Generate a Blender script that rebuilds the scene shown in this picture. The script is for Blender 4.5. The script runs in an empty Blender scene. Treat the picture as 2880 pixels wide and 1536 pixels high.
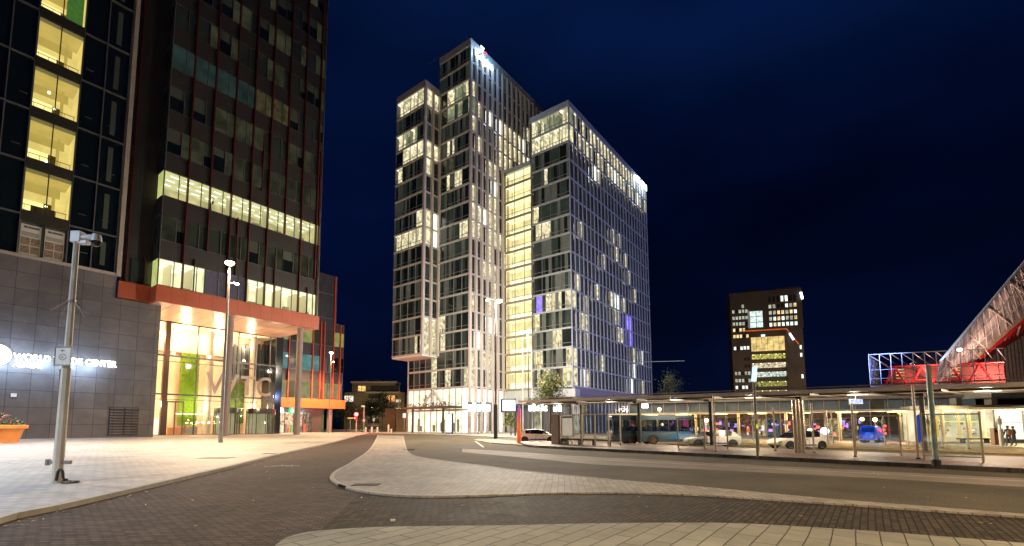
import bpy, bmesh, math, random
from mathutils import Vector, Matrix
SC=bpy.context.scene; COL=SC.collection
random.seed(7)
# ---------------------------------------------------------------- camera model (2880x1536 photo, shifted lens)
AZ=math.radians(38.45); PT=math.atan(122/1330); CH=2.0
FX,FY=math.cos(AZ),math.sin(AZ); RX,RY=FY,-FX
def ray(x,y):
    a=(x-1380)/1330; b=-(y-1075)/1330; c,s=math.cos(PT),math.sin(PT)
    return (FX*(c-b*s)+a*RX, FY*(c-b*s)+a*RY, s+b*c)
def PY(x,y,Y):
    r=ray(x,y); t=Y/r[1]; return Vector((r[0]*t,Y,CH+r[2]*t))
def PX(x,y,X):
    r=ray(x,y); t=X/r[0]; return Vector((X,r[1]*t,CH+r[2]*t))
def PD(x,y,d):
    r=ray(x,y); t=d/(r[0]*FX+r[1]*FY); return Vector((r[0]*t,r[1]*t,CH+r[2]*t))
def G(x,y,z=0.0):
    r=ray(x,y); t=(z-CH)/r[2]; return Vector((r[0]*t,r[1]*t,z))
def LD(l,d,z=0.0): return Vector((FX*d+RX*l, FY*d+RY*l, z))      # metres right of / ahead of the tripod

# ---------------------------------------------------------------- materials
MATS={}
def nodes(name):
    m=bpy.data.materials.new(name); m.use_nodes=True; nt=m.node_tree
    return m,nt,nt.nodes,nt.links,nt.nodes['Principled BSDF']
def mat(name,col,rough=.6,metal=0,em=None,es=0,noise=.12,nscale=1.5,bump=0,bscale=20,spec=None,alpha=None,samp=False,trans=0,speck=0):
    if name in MATS: return MATS[name]
    m,nt,N,L,b=nodes(name)
    c=(*col,1)
    b.inputs['Roughness'].default_value=rough; b.inputs['Metallic'].default_value=metal
    if spec is not None: b.inputs['Specular IOR Level'].default_value=spec
    if noise>0:
        g=N.new('ShaderNodeNewGeometry'); n=N.new('ShaderNodeTexNoise'); n.inputs['Scale'].default_value=nscale; n.inputs['Detail'].default_value=5
        L.new(g.outputs['Position'],n.inputs['Vector'])
        r=N.new('ShaderNodeMapRange'); r.inputs['From Min'].default_value=.25; r.inputs['From Max'].default_value=.75
        r.inputs['To Min'].default_value=1-noise; r.inputs['To Max'].default_value=1+noise
        L.new(n.outputs['Fac'],r.inputs['Value'])
        v=N.new('ShaderNodeVectorMath'); v.operation='SCALE'; v.inputs[0].default_value=col; L.new(r.outputs[0],v.inputs['Scale'])
        out=v.outputs[0]
        if speck:
            ns=N.new('ShaderNodeTexNoise'); ns.inputs['Scale'].default_value=22; ns.inputs['Detail'].default_value=3; ns.inputs['Roughness'].default_value=.8; L.new(g.outputs['Position'],ns.inputs['Vector'])
            rs=N.new('ShaderNodeMapRange'); rs.inputs['From Min'].default_value=.35; rs.inputs['From Max'].default_value=.65; rs.inputs['To Min'].default_value=1-speck; rs.inputs['To Max'].default_value=1+speck; L.new(ns.outputs['Fac'],rs.inputs['Value'])
            v2=N.new('ShaderNodeVectorMath'); v2.operation='SCALE'; L.new(out,v2.inputs[0]); L.new(rs.outputs[0],v2.inputs['Scale']); out=v2.outputs[0]
        L.new(out,b.inputs['Base Color'])
        r2=N.new('ShaderNodeMapRange'); r2.inputs['To Min'].default_value=max(.02,rough-.08); r2.inputs['To Max'].default_value=min(1,rough+.1)
        L.new(n.outputs['Fac'],r2.inputs['Value']); L.new(r2.outputs[0],b.inputs['Roughness'])
    else: b.inputs['Base Color'].default_value=c
    if bump:
        g2=N.new('ShaderNodeNewGeometry'); n2=N.new('ShaderNodeTexNoise'); n2.inputs['Scale'].default_value=bscale; n2.inputs['Detail'].default_value=6
        L.new(g2.outputs['Position'],n2.inputs['Vector']); bp=N.new('ShaderNodeBump'); bp.inputs['Strength'].default_value=bump; bp.inputs['Distance'].default_value=.05
        L.new(n2.outputs['Fac'],bp.inputs['Height']); L.new(bp.outputs[0],b.inputs['Normal'])
    if em: b.inputs['Emission Color'].default_value=(*em,1); b.inputs['Emission Strength'].default_value=es
    if trans: b.inputs['Transmission Weight'].default_value=trans
    try: m.cycles.emission_sampling='AUTO' if samp else 'NONE'
    except Exception: pass
    MATS[name]=m; return m
def glow(name,col,s=1.0,var=.25,scale=.6,samp=False,stripes=0):
    """emission only: lamps, screens, and room surfaces with their lighting painted in"""
    if name in MATS: return MATS[name]
    m=bpy.data.materials.new(name); m.use_nodes=True; nt=m.node_tree; N=nt.nodes; L=nt.links; N.clear()
    o=N.new('ShaderNodeOutputMaterial'); e=N.new('ShaderNodeEmission'); e.inputs['Color'].default_value=(*col,1); e.inputs['Strength'].default_value=s
    if var:
        g=N.new('ShaderNodeNewGeometry'); n=N.new('ShaderNodeTexNoise'); n.inputs['Scale'].default_value=scale; n.inputs['Detail'].default_value=4
        L.new(g.outputs['Position'],n.inputs['Vector']); r=N.new('ShaderNodeMapRange'); r.inputs['From Min'].default_value=.3; r.inputs['From Max'].default_value=.7
        r.inputs['To Min'].default_value=s*(1-var); r.inputs['To Max'].default_value=s*(1+var); L.new(n.outputs['Fac'],r.inputs['Value']); L.new(r.outputs[0],e.inputs['Strength'])
    L.new(e.outputs[0],o.inputs['Surface'])
    try: m.cycles.emission_sampling='AUTO' if samp else 'NONE'
    except Exception: pass
    MATS[name]=m; return m
def glass(name,tint=(.8,.9,.88),refl=.12,rough=.02):
    if name in MATS: return MATS[name]
    m=bpy.data.materials.new(name); m.use_nodes=True; nt=m.node_tree; N=nt.nodes; L=nt.links; N.clear()
    o=N.new('ShaderNodeOutputMaterial'); t=N.new('ShaderNodeBsdfTransparent'); t.inputs[0].default_value=(*tint,1)
    g=N.new('ShaderNodeBsdfGlossy'); g.inputs['Roughness'].default_value=rough
    fr=N.new('ShaderNodeLayerWeight'); fr.inputs['Blend'].default_value=.35
    mr=N.new('ShaderNodeMapRange'); mr.inputs['To Min'].default_value=refl*.5; mr.inputs['To Max'].default_value=min(.9,refl*4); L.new(fr.outputs['Fresnel'],mr.inputs['Value'])
    x=N.new('ShaderNodeMixShader'); L.new(mr.outputs[0],x.inputs[0]); L.new(t.outputs[0],x.inputs[1]); L.new(g.outputs[0],x.inputs[2]); L.new(x.outputs[0],o.inputs['Surface'])
    MATS[name]=m; return m
def tiles(name,c1,c2,mortar,bw,bh,msize,axes='xy',rot=0,rough=.6,bump=.4,offset=.5,noise=.18,bdist=.02,nscale=.8,origin=(0,0),spec=.5,wave=.35,stain=.3):
    if name in MATS: return MATS[name]
    m,nt,N,L,b=nodes(name)
    b.inputs['Specular IOR Level'].default_value=spec
    g=N.new('ShaderNodeNewGeometry'); s=N.new('ShaderNodeSeparateXYZ'); L.new(g.outputs['Position'],s.inputs[0])
    cb=N.new('ShaderNodeCombineXYZ'); L.new(s.outputs['XYZ'.index(axes[0].upper())],cb.inputs[0]); L.new(s.outputs['XYZ'.index(axes[1].upper())],cb.inputs[1])
    mp=N.new('ShaderNodeMapping'); mp.inputs['Rotation'].default_value=(0,0,rot); mp.inputs['Location'].default_value=(origin[0],origin[1],0); L.new(cb.outputs[0],mp.inputs[0])
    br=N.new('ShaderNodeTexBrick'); br.inputs['Scale'].default_value=1; br.inputs['Brick Width'].default_value=bw; br.inputs['Row Height'].default_value=bh
    br.inputs['Mortar Size'].default_value=msize; br.inputs['Mortar Smooth'].default_value=.3; br.offset=offset; br.inputs['Bias'].default_value=0
    br.inputs['Color1'].default_value=(*c1,1); br.inputs['Color2'].default_value=(*c2,1); br.inputs['Mortar'].default_value=(*mortar,1)
    nz=N.new('ShaderNodeTexNoise'); nz.inputs['Scale'].default_value=.35; nz.inputs['Detail'].default_value=3; L.new(mp.outputs[0],nz.inputs['Vector'])
    # slight waviness so the courses are not ruler-straight
    vm=N.new('ShaderNodeVectorMath'); vm.operation='SCALE'; L.new(nz.outputs['Color'],vm.inputs[0]); vm.inputs['Scale'].default_value=bh*wave
    va=N.new('ShaderNodeVectorMath'); L.new(mp.outputs[0],va.inputs[0]); L.new(vm.outputs[0],va.inputs[1]); L.new(va.outputs[0],br.inputs['Vector'])
    n2=N.new('ShaderNodeTexNoise'); n2.inputs['Scale'].default_value=nscale; n2.inputs['Detail'].default_value=8; n2.inputs['Roughness'].default_value=.65; L.new(g.outputs['Position'],n2.inputs['Vector'])
    r=N.new('ShaderNodeMapRange'); r.inputs['From Min'].default_value=.25; r.inputs['From Max'].default_value=.75; r.inputs['To Min'].default_value=1-noise; r.inputs['To Max'].default_value=1+noise; L.new(n2.outputs['Fac'],r.inputs['Value'])
    st=N.new('ShaderNodeTexNoise'); st.inputs['Scale'].default_value=.22; st.inputs['Detail'].default_value=7; st.inputs['Roughness'].default_value=.7; st.inputs['Distortion'].default_value=.6; L.new(g.outputs['Position'],st.inputs['Vector'])
    sr_=N.new('ShaderNodeMapRange'); sr_.inputs['From Min'].default_value=.35; sr_.inputs['From Max'].default_value=.62; sr_.inputs['To Min'].default_value=1-stain; sr_.inputs['To Max'].default_value=1.05; L.new(st.outputs['Fac'],sr_.inputs['Value'])
    ml=N.new('ShaderNodeMath'); ml.operation='MULTIPLY'; L.new(r.outputs[0],ml.inputs[0]); L.new(sr_.outputs[0],ml.inputs[1])
    v=N.new('ShaderNodeVectorMath'); v.operation='SCALE'; L.new(br.outputs['Color'],v.inputs[0]); L.new(ml.outputs[0],v.inputs['Scale']); L.new(v.outputs[0],b.inputs['Base Color'])
    r2=N.new('ShaderNodeMapRange'); r2.inputs['To Min'].default_value=rough-.15; r2.inputs['To Max'].default_value=rough+.2; L.new(n2.outputs['Fac'],r2.inputs['Value']); L.new(r2.outputs[0],b.inputs['Roughness'])
    if bump:
        n3=N.new('ShaderNodeTexNoise'); n3.inputs['Scale'].default_value=18; n3.inputs['Detail'].default_value=4; L.new(g.outputs['Position'],n3.inputs['Vector'])
        ad=N.new('ShaderNodeMath'); ad.operation='MULTIPLY_ADD'; L.new(br.outputs['Fac'],ad.inputs[0]); ad.inputs[1].default_value=-1.0; L.new(n3.outputs['Fac'],ad.inputs[2])
        bp=N.new('ShaderNodeBump'); bp.inputs['Strength'].default_value=bump; bp.inputs['Distance'].default_value=bdist; L.new(ad.outputs[0],bp.inputs['Height']); L.new(bp.outputs[0],b.inputs['Normal'])
    MATS[name]=m; return m

# ---------------------------------------------------------------- mesh builder
class MB:
    def __init__(s): s.v=[]; s.f=[]; s.m=[]; s.ms=[]
    def mi(s,m):
        if m not in s.ms: s.ms.append(m)
        return s.ms.index(m)
    def poly(s,pts,m):
        i=len(s.v); s.v+= [tuple(p) for p in pts]; s.f.append(tuple(range(i,i+len(pts)))); s.m.append(s.mi(m)); return s
    def box(s,a,b,m):
        x0,y0,z0=[min(p,q) for p,q in zip(a,b)]; x1,y1,z1=[max(p,q) for p,q in zip(a,b)]
        return s.hexa([(x0,y0,z0),(x1,y0,z0),(x1,y1,z0),(x0,y1,z0),(x0,y0,z1),(x1,y0,z1),(x1,y1,z1),(x0,y1,z1)],m)
    def hexa(s,p,m):
        i=len(s.v); s.v+=[tuple(q) for q in p]; k=s.mi(m)
        for f in ((3,2,1,0),(4,5,6,7),(0,1,5,4),(1,2,6,5),(2,3,7,6),(3,0,4,7)): s.f.append(tuple(i+j for j in f)); s.m.append(k)
        return s
    def ob(s,O,U,N,u0,u1,n0,n1,z0,z1,m):
        """box in a frame: U along, N outward, z up"""
        P=lambda u,n,z:(O[0]+U[0]*u+N[0]*n, O[1]+U[1]*u+N[1]*n, O[2]+z)
        return s.hexa([P(u0,n0,z0),P(u1,n0,z0),P(u1,n1,z0),P(u0,n1,z0),P(u0,n0,z1),P(u1,n0,z1),P(u1,n1,z1),P(u0,n1,z1)],m)
    def oq(s,O,U,N,u0,u1,n,z0,z1,m):
        P=lambda u,z:(O[0]+U[0]*u+N[0]*n, O[1]+U[1]*u+N[1]*n, O[2]+z)
        return s.poly([P(u0,z0),P(u1,z0),P(u1,z1),P(u0,z1)],m)
    def room(s,O,U,N,u0,u1,n0,dp,z0,z1,mc,mb,mf):
        """open-fronted room behind a facade: ceiling, back, sides, floor"""
        P=lambda u,n,z:(O[0]+U[0]*u+N[0]*n, O[1]+U[1]*u+N[1]*n, O[2]+z); n1=n0-dp
        s.poly([P(u0,n0,z1),P(u1,n0,z1),P(u1,n1,z1),P(u0,n1,z1)],mc); s.poly([P(u0,n0,z0),P(u1,n0,z0),P(u1,n1,z0),P(u0,n1,z0)],mf)
        s.poly([P(u0,n1,z0),P(u1,n1,z0),P(u1,n1,z1),P(u0,n1,z1)],mb)
        s.poly([P(u0,n0,z0),P(u0,n1,z0),P(u0,n1,z1),P(u0,n0,z1)],mb); s.poly([P(u1,n0,z0),P(u1,n1,z0),P(u1,n1,z1),P(u1,n0,z1)],mb); return s
    def tube(s,pts,r,m,n=8,caps=True):
        """pts list of points, r number or list"""
        pts=[Vector(p) for p in pts]; rs=r if isinstance(r,(list,tuple)) else [r]*len(pts); rings=[]
        for i,p in enumerate(pts):
            d=(pts[min(i+1,len(pts)-1)]-pts[max(i-1,0)])
            if d.length<1e-6: d=Vector((0,0,1))
            d.normalize(); a=Vector((0,0,1)) if abs(d.z)<.9 else Vector((1,0,0)); x=d.cross(a).normalized(); y=d.cross(x)
            i0=len(s.v); s.v+=[tuple(p+(x*math.cos(2*math.pi*k/n)+y*math.sin(2*math.pi*k/n))*rs[i]) for k in range(n)]; rings.append(i0)
        k=s.mi(m)
        for a,b in zip(rings,rings[1:]):
            for j in range(n): s.f.append((a+j,a+(j+1)%n,b+(j+1)%n,b+j)); s.m.append(k)
        if caps: s.f.append(tuple(rings[0]+j for j in range(n))[::-1]); s.m.append(k); s.f.append(tuple(rings[-1]+j for j in range(n))); s.m.append(k)
        return s
    def lathe(s,c,prof,m,n=24):
        """prof: (r,z) pairs around a vertical axis at c"""
        k=s.mi(m); rings=[]
        for r,z in prof:
            i0=len(s.v); s.v+=[(c[0]+r*math.cos(2*math.pi*j/n),c[1]+r*math.sin(2*math.pi*j/n),c[2]+z) for j in range(n)]; rings.append(i0)
        for a,b in zip(rings,rings[1:]):
            for j in range(n): s.f.append((a+j,a+(j+1)%n,b+(j+1)%n,b+j)); s.m.append(k)
        return s
    def ball(s,c,r,m,n=12,h=7,sc=(1,1,1)):
        k=s.mi(m); rings=[]
        for i in range(1,h):
            t=math.pi*i/h; i0=len(s.v); s.v+=[(c[0]+sc[0]*r*math.sin(t)*math.cos(2*math.pi*j/n),c[1]+sc[1]*r*math.sin(t)*math.sin(2*math.pi*j/n),c[2]+sc[2]*r*math.cos(t)) for j in range(n)]; rings.append(i0)
        for a,b in zip(rings,rings[1:]):
            for j in range(n): s.f.append((a+j,b+j,b+(j+1)%n,a+(j+1)%n)); s.m.append(k)
        s.f.append(tuple(rings[0]+j for j in range(n))); s.m.append(k); s.f.append(tuple(rings[-1]+j for j in range(n))[::-1]); s.m.append(k); return s
    def build(s,name,parent=None,smooth=False,local=False,loc=None,bevel=0):
        """world-space verts unless local; the origin goes to the parent's base"""
        me=bpy.data.meshes.new(name); o=Vector((0,0,0))
        if not local:
            if parent is not None: o=Vector(parent['org'])
            elif loc is not None: o=Vector(loc)
        me.from_pydata([(p[0]-o.x,p[1]-o.y,p[2]-o.z) for p in s.v],[],s.f)
        for m in s.ms: me.materials.append(m)
        me.polygons.foreach_set('material_index',s.m)
        if smooth:
            me.polygons.foreach_set('use_smooth',[True]*len(s.f))
            try: me.set_sharp_from_angle(angle=math.radians(40))
            except Exception: pass
        me.update(); ob=bpy.data.objects.new(name,me); COL.objects.link(ob); ob['org']=tuple(o)
        if parent is not None:
            ob.parent=parent
        elif loc is not None: ob.location=loc
        if bevel:
            bv=ob.modifiers.new('bevel','BEVEL'); bv.width=bevel; bv.segments=2; bv.limit_method='ANGLE'
        return ob
def tag(o,label=None,cat=None,group=None,kind=None):
    if label: o['label']=label
    if cat: o['category']=cat
    if group: o['group']=group
    if kind: o['kind']=kind
    return o
def thing(name,loc,label,cat,rz=0,group=None):
    o=bpy.data.objects.new(name,None); COL.objects.link(o); o.location=loc; o.rotation_euler=(0,0,rz); o.empty_display_size=.3
    o['org']=tuple(loc); return tag(o,label,cat,group)
def copy_tree(o,loc=None,rz=None,label=None,parent=None):
    c=o.copy(); COL.objects.link(c)
    if parent is not None: c.parent=parent
    for ch in [k for k in bpy.data.objects if k.parent==o]: copy_tree(ch,parent=c)
    if loc is not None: c.location=loc; c['org']=tuple(loc)
    if rz is not None: c.rotation_euler=(0,0,rz)
    if label: c['label']=label
    return c
def text(name,body,origin,U,V,h,m,parent=None,depth=.08,bold=.0,squash=1.0,spacing=1.0):
    """letters standing on a wall: U along, V up; h = capital height"""
    cu=bpy.data.curves.new(name+'_curve','FONT'); cu.body=body; cu.size=h/.72; cu.extrude=depth/2; cu.offset=bold*h; cu.space_character=spacing; cu.resolution_u=4
    t=bpy.data.objects.new('tmp',cu); COL.objects.link(t); dg=bpy.context.evaluated_depsgraph_get(); me=bpy.data.meshes.new_from_object(t.evaluated_get(dg))
    bpy.data.objects.remove(t); bpy.data.curves.remove(cu)
    U=Vector(U).normalized(); V=Vector(V).normalized(); W=U.cross(V); o=Vector(parent['org']) if parent is not None else Vector((0,0,0))
    for v in me.vertices: p=v.co.copy(); v.co=Vector(origin)+U*p.x*squash+V*p.y+W*p.z-o
    me.materials.clear(); me.materials.append(m); me.name=name; ob=bpy.data.objects.new(name,me); COL.objects.link(ob)
    if parent is not None: ob.parent=parent
    ob['org']=tuple(o); return ob
def lamp_light(name,loc,power,col,r=.25,parent=None,spot=None,rot=None):
    l=bpy.data.lights.new(name,'SPOT' if spot else 'POINT'); l.energy=power; l.color=col; l.shadow_soft_size=r
    if spot: l.spot_size=math.radians(spot); l.spot_blend=.6
    o=bpy.data.objects.new(name,l); COL.objects.link(o); 
    if parent is not None: o.parent=parent; loc=Vector(loc)-Vector(parent['org'])
    o.location=loc
    if rot: o.rotation_euler=rot
    return o
def flat(name,pts,m,z0=None,kind='structure'):
    """ground sheet from outline; with z0 it becomes a slab down to z0"""
    bm=bmesh.new(); vs=[bm.verts.new(p) for p in pts]; f=bm.faces.new(vs); f.normal_update()
    if f.normal.z<0: f.normal_flip()
    if z0 is not None:
        r=bmesh.ops.extrude_face_region(bm,geom=[f]); 
        for g in r['geom']:
            if isinstance(g,bmesh.types.BMVert): g.co.z=pts[0][2]
        for v in vs: v.co.z=z0
    bmesh.ops.triangulate(bm,faces=[f for f in bm.faces if len(f.verts)>4]); bmesh.ops.recalc_face_normals(bm,faces=bm.faces)
    me=bpy.data.meshes.new(name); bm.to_mesh(me); bm.free(); me.materials.append(m); o=bpy.data.objects.new(name,me); COL.objects.link(o); tag(o,kind=kind); return o
def smooth_line(pts,n=6):
    """Catmull-Rom through the points"""
    out=[]; P=[Vector(p) for p in pts]
    for i in range(len(P)-1):
        a,b,c,d=P[max(i-1,0)],P[i],P[i+1],P[min(i+2,len(P)-1)]
        for k in range(n):
            t=k/n; out.append(.5*((2*b)+(c-a)*t+(2*a-5*b+4*c-d)*t*t+(3*b-a-3*c+d)*t**3))
    out.append(P[-1]); return out
def kerb(name,line,w,z0,z1,m,side=1,gap=1.0):
    """row of kerb stones along a line, w metres wide to one side, with joints cut between them"""
    mb=MB(); L=[Vector((p[0],p[1],0)) for p in line]
    # resample
    seg=[]; acc=0
    pts=[L[0]]; step=gap; rem=step
    for a,b in zip(L,L[1:]):
        d=(b-a).length; pos=0
        while d-pos>=rem:
            pos+=rem; pts.append(a+(b-a)*(pos/d)); rem=step
        rem-=d-pos
    pts.append(L[-1])
    for i,(a,b) in enumerate(zip(pts,pts[1:])):
        d=(b-a)
        if d.length<.05: continue
        def nrm(p,q): t=(q-p).normalized(); return Vector((-t.y,t.x,0))*side
        n=nrm(a,b); pa=nrm(pts[i-1],b) if i>0 else n; nb=nrm(a,pts[i+2]) if i+2<len(pts) else n
        t=d.normalized()*.013; a2=a+t; b2=b-t
        mb.hexa([(*a2.xy,z0),(*b2.xy,z0),(*(b2+nb*w).xy,z0),(*(a2+pa*w).xy,z0),(*a2.xy,z1),(*b2.xy,z1),(*(b2+nb*w).xy,z1),(*(a2+pa*w).xy,z1)],m)
    o=mb.build(name); tag(o,kind='structure'); return o
# ================================================================ camera, world
cam=bpy.data.cameras.new('camera'); cam.sensor_width=36; cam.lens=36*1330/2880; cam.shift_x=(1440-1380)/2880; cam.shift_y=(1075-768)/2880; cam.clip_end=6000
co=bpy.data.objects.new('camera',cam); COL.objects.link(co); co.location=(0,0,CH); co.rotation_euler=(math.pi/2+PT,0,AZ-math.pi/2); SC.camera=co
w=bpy.data.worlds.new('World'); SC.world=w; w.use_nodes=True; N=w.node_tree.nodes; L=w.node_tree.links; bg=N['Background']
tc=N.new('ShaderNodeTexCoord'); sp=N.new('ShaderNodeSeparateXYZ'); L.new(tc.outputs['Generated'],sp.inputs[0])
cr=N.new('ShaderNodeValToRGB'); L.new(sp.outputs[2],cr.inputs[0]); e=cr.color_ramp.elements
e[0].position=0.0; e[0].color=(.0009,.0022,.008,1); e[1].position=1; e[1].color=(.0012,.0045,.02,1)
q=cr.color_ramp.elements.new(.12); q.color=(.0005,.0021,.0125,1); q=cr.color_ramp.elements.new(.4); q.color=(.0004,.0024,.0165,1); q=cr.color_ramp.elements.new(.65); q.color=(.0009,.0052,.030,1)
nz=N.new('ShaderNodeTexNoise'); nz.inputs['Scale'].default_value=1.6; nz.inputs['Detail'].default_value=3; mpw=N.new('ShaderNodeMapping'); mpw.inputs['Scale'].default_value=(1,1,2.6); L.new(tc.outputs['Generated'],mpw.inputs[0]); L.new(mpw.outputs[0],nz.inputs['Vector'])
mr=N.new('ShaderNodeMapRange'); mr.inputs['From Min'].default_value=.3; mr.inputs['From Max'].default_value=.7; mr.inputs['To Min'].default_value=.5; mr.inputs['To Max'].default_value=1.55; L.new(nz.outputs['Fac'],mr.inputs['Value'])
vs=N.new('ShaderNodeVectorMath'); vs.operation='SCALE'; L.new(cr.outputs[0],vs.inputs[0]); L.new(mr.outputs[0],vs.inputs['Scale']); L.new(vs.outputs[0],bg.inputs[0]); bg.inputs[1].default_value=1.0
SC.view_settings.view_transform='Standard'; SC.view_settings.look='None'; SC.view_settings.exposure=.18; SC.view_settings.gamma=1
WARM=(1,.66,.36); WARM2=(1,.76,.5); COOL=(.72,.85,1)

# ================================================================ ground
asph=mat('asphalt',(.105,.085,.055),.85,noise=.42,nscale=.35,bump=.6,bscale=45,spec=.25,speck=.45)
grd=flat('ground',[(-900,-900,0),(1500,-900,0),(1500,1500,0),(-900,1500,0)],asph)
brick_a=tiles('clinker_road_a',(.056,.034,.022),(.118,.079,.054),(.010,.007,.005),.24,.12,.014,rot=-AZ+math.pi/2+.04,spec=.25,rough=.78,bump=.9,bdist=.012,noise=.28)
brick_b=tiles('clinker_road_b',(.034,.022,.011),(.080,.055,.030),(.007,.005,.003),.26,.125,.015,rot=0.0,spec=.2,rough=.8,bump=.9,bdist=.012,noise=.28)
slab=tiles('pale_slabs',(.27,.25,.19),(.33,.305,.235),(.07,.062,.045),.95,.33,.012,rot=0.0,spec=.2,rough=.85,bump=.5,bdist=.01,noise=.14,offset=0.5,nscale=2)
slab2=tiles('island_pavers',(.27,.225,.17),(.39,.335,.265),(.12,.10,.07),.42,.21,.010,rot=-AZ+.15,rough=.72,bump=.4,bdist=.01,noise=.16,nscale=1.2)
plz=tiles('plaza_pavers',(.36,.315,.27),(.49,.43,.37),(.12,.105,.095),.48,.24,.013,rot=-AZ+math.pi/2+.1,rough=.55,bump=.55,bdist=.012,noise=.17,nscale=.9)
kst=mat('kerb_stone',(.36,.31,.24),.75,noise=.22,nscale=3,bump=.3)
br=[G(1012,1223,.004),G(1090,1223,.004),G(1110,1260,.004),G(1060,1300,.004),G(1000,1338,.004),G(1020,1365,.004),G(1440,1385,.004)]
flat('brick_road',[G(1012,1223,.004),G(1090,1223,.004),G(1110,1260,.004),G(1060,1300,.004),G(1000,1338,.004),G(1040,1375,.004),G(1000,1400,.004),G(930,1465,.004),G(850,1536,.004),LD(-2.6,5,.004),LD(-6,-6,.004),LD(-6,-22,.004),LD(-22,-22,.004),LD(-16,8,.004),G(-100,1440,.004),G(400,1340,.004),G(820,1250,.004),G(960,1228,.004)],brick_a)
flat('brick_road_branch',[G(1040,1375,.004),G(1440,1380,.004),G(1900,1380,.004),G(2400,1410,.004),G(2880,1448,.004),G(3300,1475,.004),LD(40,6,.004),LD(40,1,.004),LD(8,4,.004),G(1440,1600,.004),LD(-2.6,5,.004),G(850,1536,.004),G(930,1465,.004),G(1000,1400,.004)],brick_b)
# plaza (raised) on the left
zl=.12
kl=smooth_line([LD(-16,-6,zl),LD(-12.6,4,zl),G(-200,1504,zl),G(0,1454,zl),G(168,1421,zl),G(307,1390,zl),G(503,1345,zl),G(660,1309,zl),G(782,1278,zl),G(866,1259,zl),G(950,1239,zl),G(1000,1226,zl)],4)
kl=[Vector((p.x,p.y,zl)) for p in kl]
kin=[]
for i,p in enumerate(kl):
    t=(kl[min(i+1,len(kl)-1)]-kl[max(i-1,0)]).normalized(); kin.append(p+Vector((-t.y,t.x,0))*.26)
flat('plaza_paving',kin+[LD(-36,150,zl),LD(-60,260,zl),LD(-240,260,zl),LD(-160,-6,zl),LD(-40,-30,zl)],plz,z0=-.05)
kerb('plaza_kerb',kl,.25,-.02,zl+.012,kst,side=1)
# island in the middle
zi=.05
il=smooth_line([G(1062,1224,zi),G(1045,1256,zi),G(995,1295,zi),G(945,1323,zi),G(929,1338,zi),G(930,1350,zi),G(961,1367,zi),G(1006,1380,zi),G(1090,1391,zi),G(1174,1395,zi),G(1286,1395,zi),G(1440,1390,zi),G(1552,1386,zi),G(1719,1385,zi),G(1943,1390,zi),G(2167,1404,zi),G(2390,1418,zi),G(2614,1434,zi),G(2880,1452,zi),G(3300,1482,zi)],4)
iu=smooth_line([G(3300,1474,zi),G(2880,1445,zi),G(2614,1424,zi),G(2390,1407,zi),G(2167,1387,zi),G(1943,1366,zi),G(1719,1348,zi),G(1552,1332,zi),G(1440,1320,zi),G(1342,1307,zi),G(1230,1293,zi),G(1168,1282,zi),G(1152,1273,zi),G(1143,1260,zi),G(1135,1226,zi)],4)
ring=[Vector((p.x,p.y,zi)) for p in il+iu]
flat('traffic_island',ring,slab2,z0=-.05)
def inset(line,w,s):
    out=[]
    for i,p in enumerate(line):
        t=(line[min(i+1,len(line)-1)]-line[max(i-1,0)]).normalized(); out.append(p+Vector((-t.y,t.x,0))*w*s)
    return out
kerb('island_kerb',[p for p in il[:11*4]],.16,-.02,zi+.014,kst,side=1)
kerb('island_kerb',[p for p in iu[8*4-8:]],.14,-.02,zi+.012,kst,side=1)
mbg=MB(); gm=mat('gully_iron',(.03,.03,.03),.5,.6)
gp=G(962,1372,0.0); u=(G(1010,1386,0)-G(940,1362,0)).normalized(); nn=Vector((u.y,-u.x,0))
for k in range(5): mbg.ob(gp,u,nn,-.32+k*.14,-.24+k*.14,-.02,.035,.0,.095,gm)
t=mbg.build('kerb_gully',None); tag(t,'dark slotted drain inlet in the kerb at the rounded island tip','drain')
mbg=MB(); cs=G(1085,1257,zi+.002)
# front paving the tripod stands on
fl=smooth_line([LD(-6,-3,.09),LD(-3.2,3.5,.09),G(690,1600,.09),G(777,1531,.09),G(810,1510,.09),G(866,1496,.09),G(950,1488,.09),G(1062,1482,.09),G(1230,1479,.09),G(1440,1477,.09),G(1664,1472,.09),G(1887,1470,.09),G(2055,1471,.09),G(2223,1479,.09),G(2446,1493,.09),G(2670,1510,.09),G(2880,1527,.09),G(3300,1560,.09)],4)
fl=[Vector((p.x,p.y,.09)) for p in fl]
flat('front_pavement',fl+[LD(30,5,.09),LD(40,-20,.09),LD(-8,-20,.09)],slab,z0=-.05)
# pale concrete band of the bus lane
conc=mat('lane_concrete',(.24,.19,.145),.75,noise=.3,nscale=.5,bump=.25,spec=.25,speck=.2)
flat('bus_lane',[G(1300,1262,.004),G(1440,1270,.004),G(1608,1282,.004),G(2000,1302,.004),G(2446,1324,.004),G(2880,1346,.004),G(3600,1385,.004),G(3600,1412,.004),G(2880,1370,.004),G(2446,1344,.004),G(2000,1322,.004),G(1664,1306,.004),G(1440,1284,.004),G(1300,1272,.004)],conc)
wl=mat('road_paint',(.55,.52,.46),.6,noise=.3,nscale=4)
def strip(name,a,b,w,label=None):
    a=Vector(a); b=Vector(b); t=(b-a).normalized(); n=Vector((-t.y,t.x,0))*w/2
    o=MB().poly([a-n,b-n,b+n,a+n],wl).build(name); tag(o,kind='structure'); return o
strip('lane_line',G(1336,1240,.005),G(1360,1258,.005),.18)
strip('lane_line',G(1700,1294,.008),G(2050,1311,.008),.12)
strip('lane_line',G(2100,1314,.008),G(2500,1334,.008),.12)
strip('lane_line',G(2560,1337,.008),G(2880,1353,.008),.12)
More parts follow.
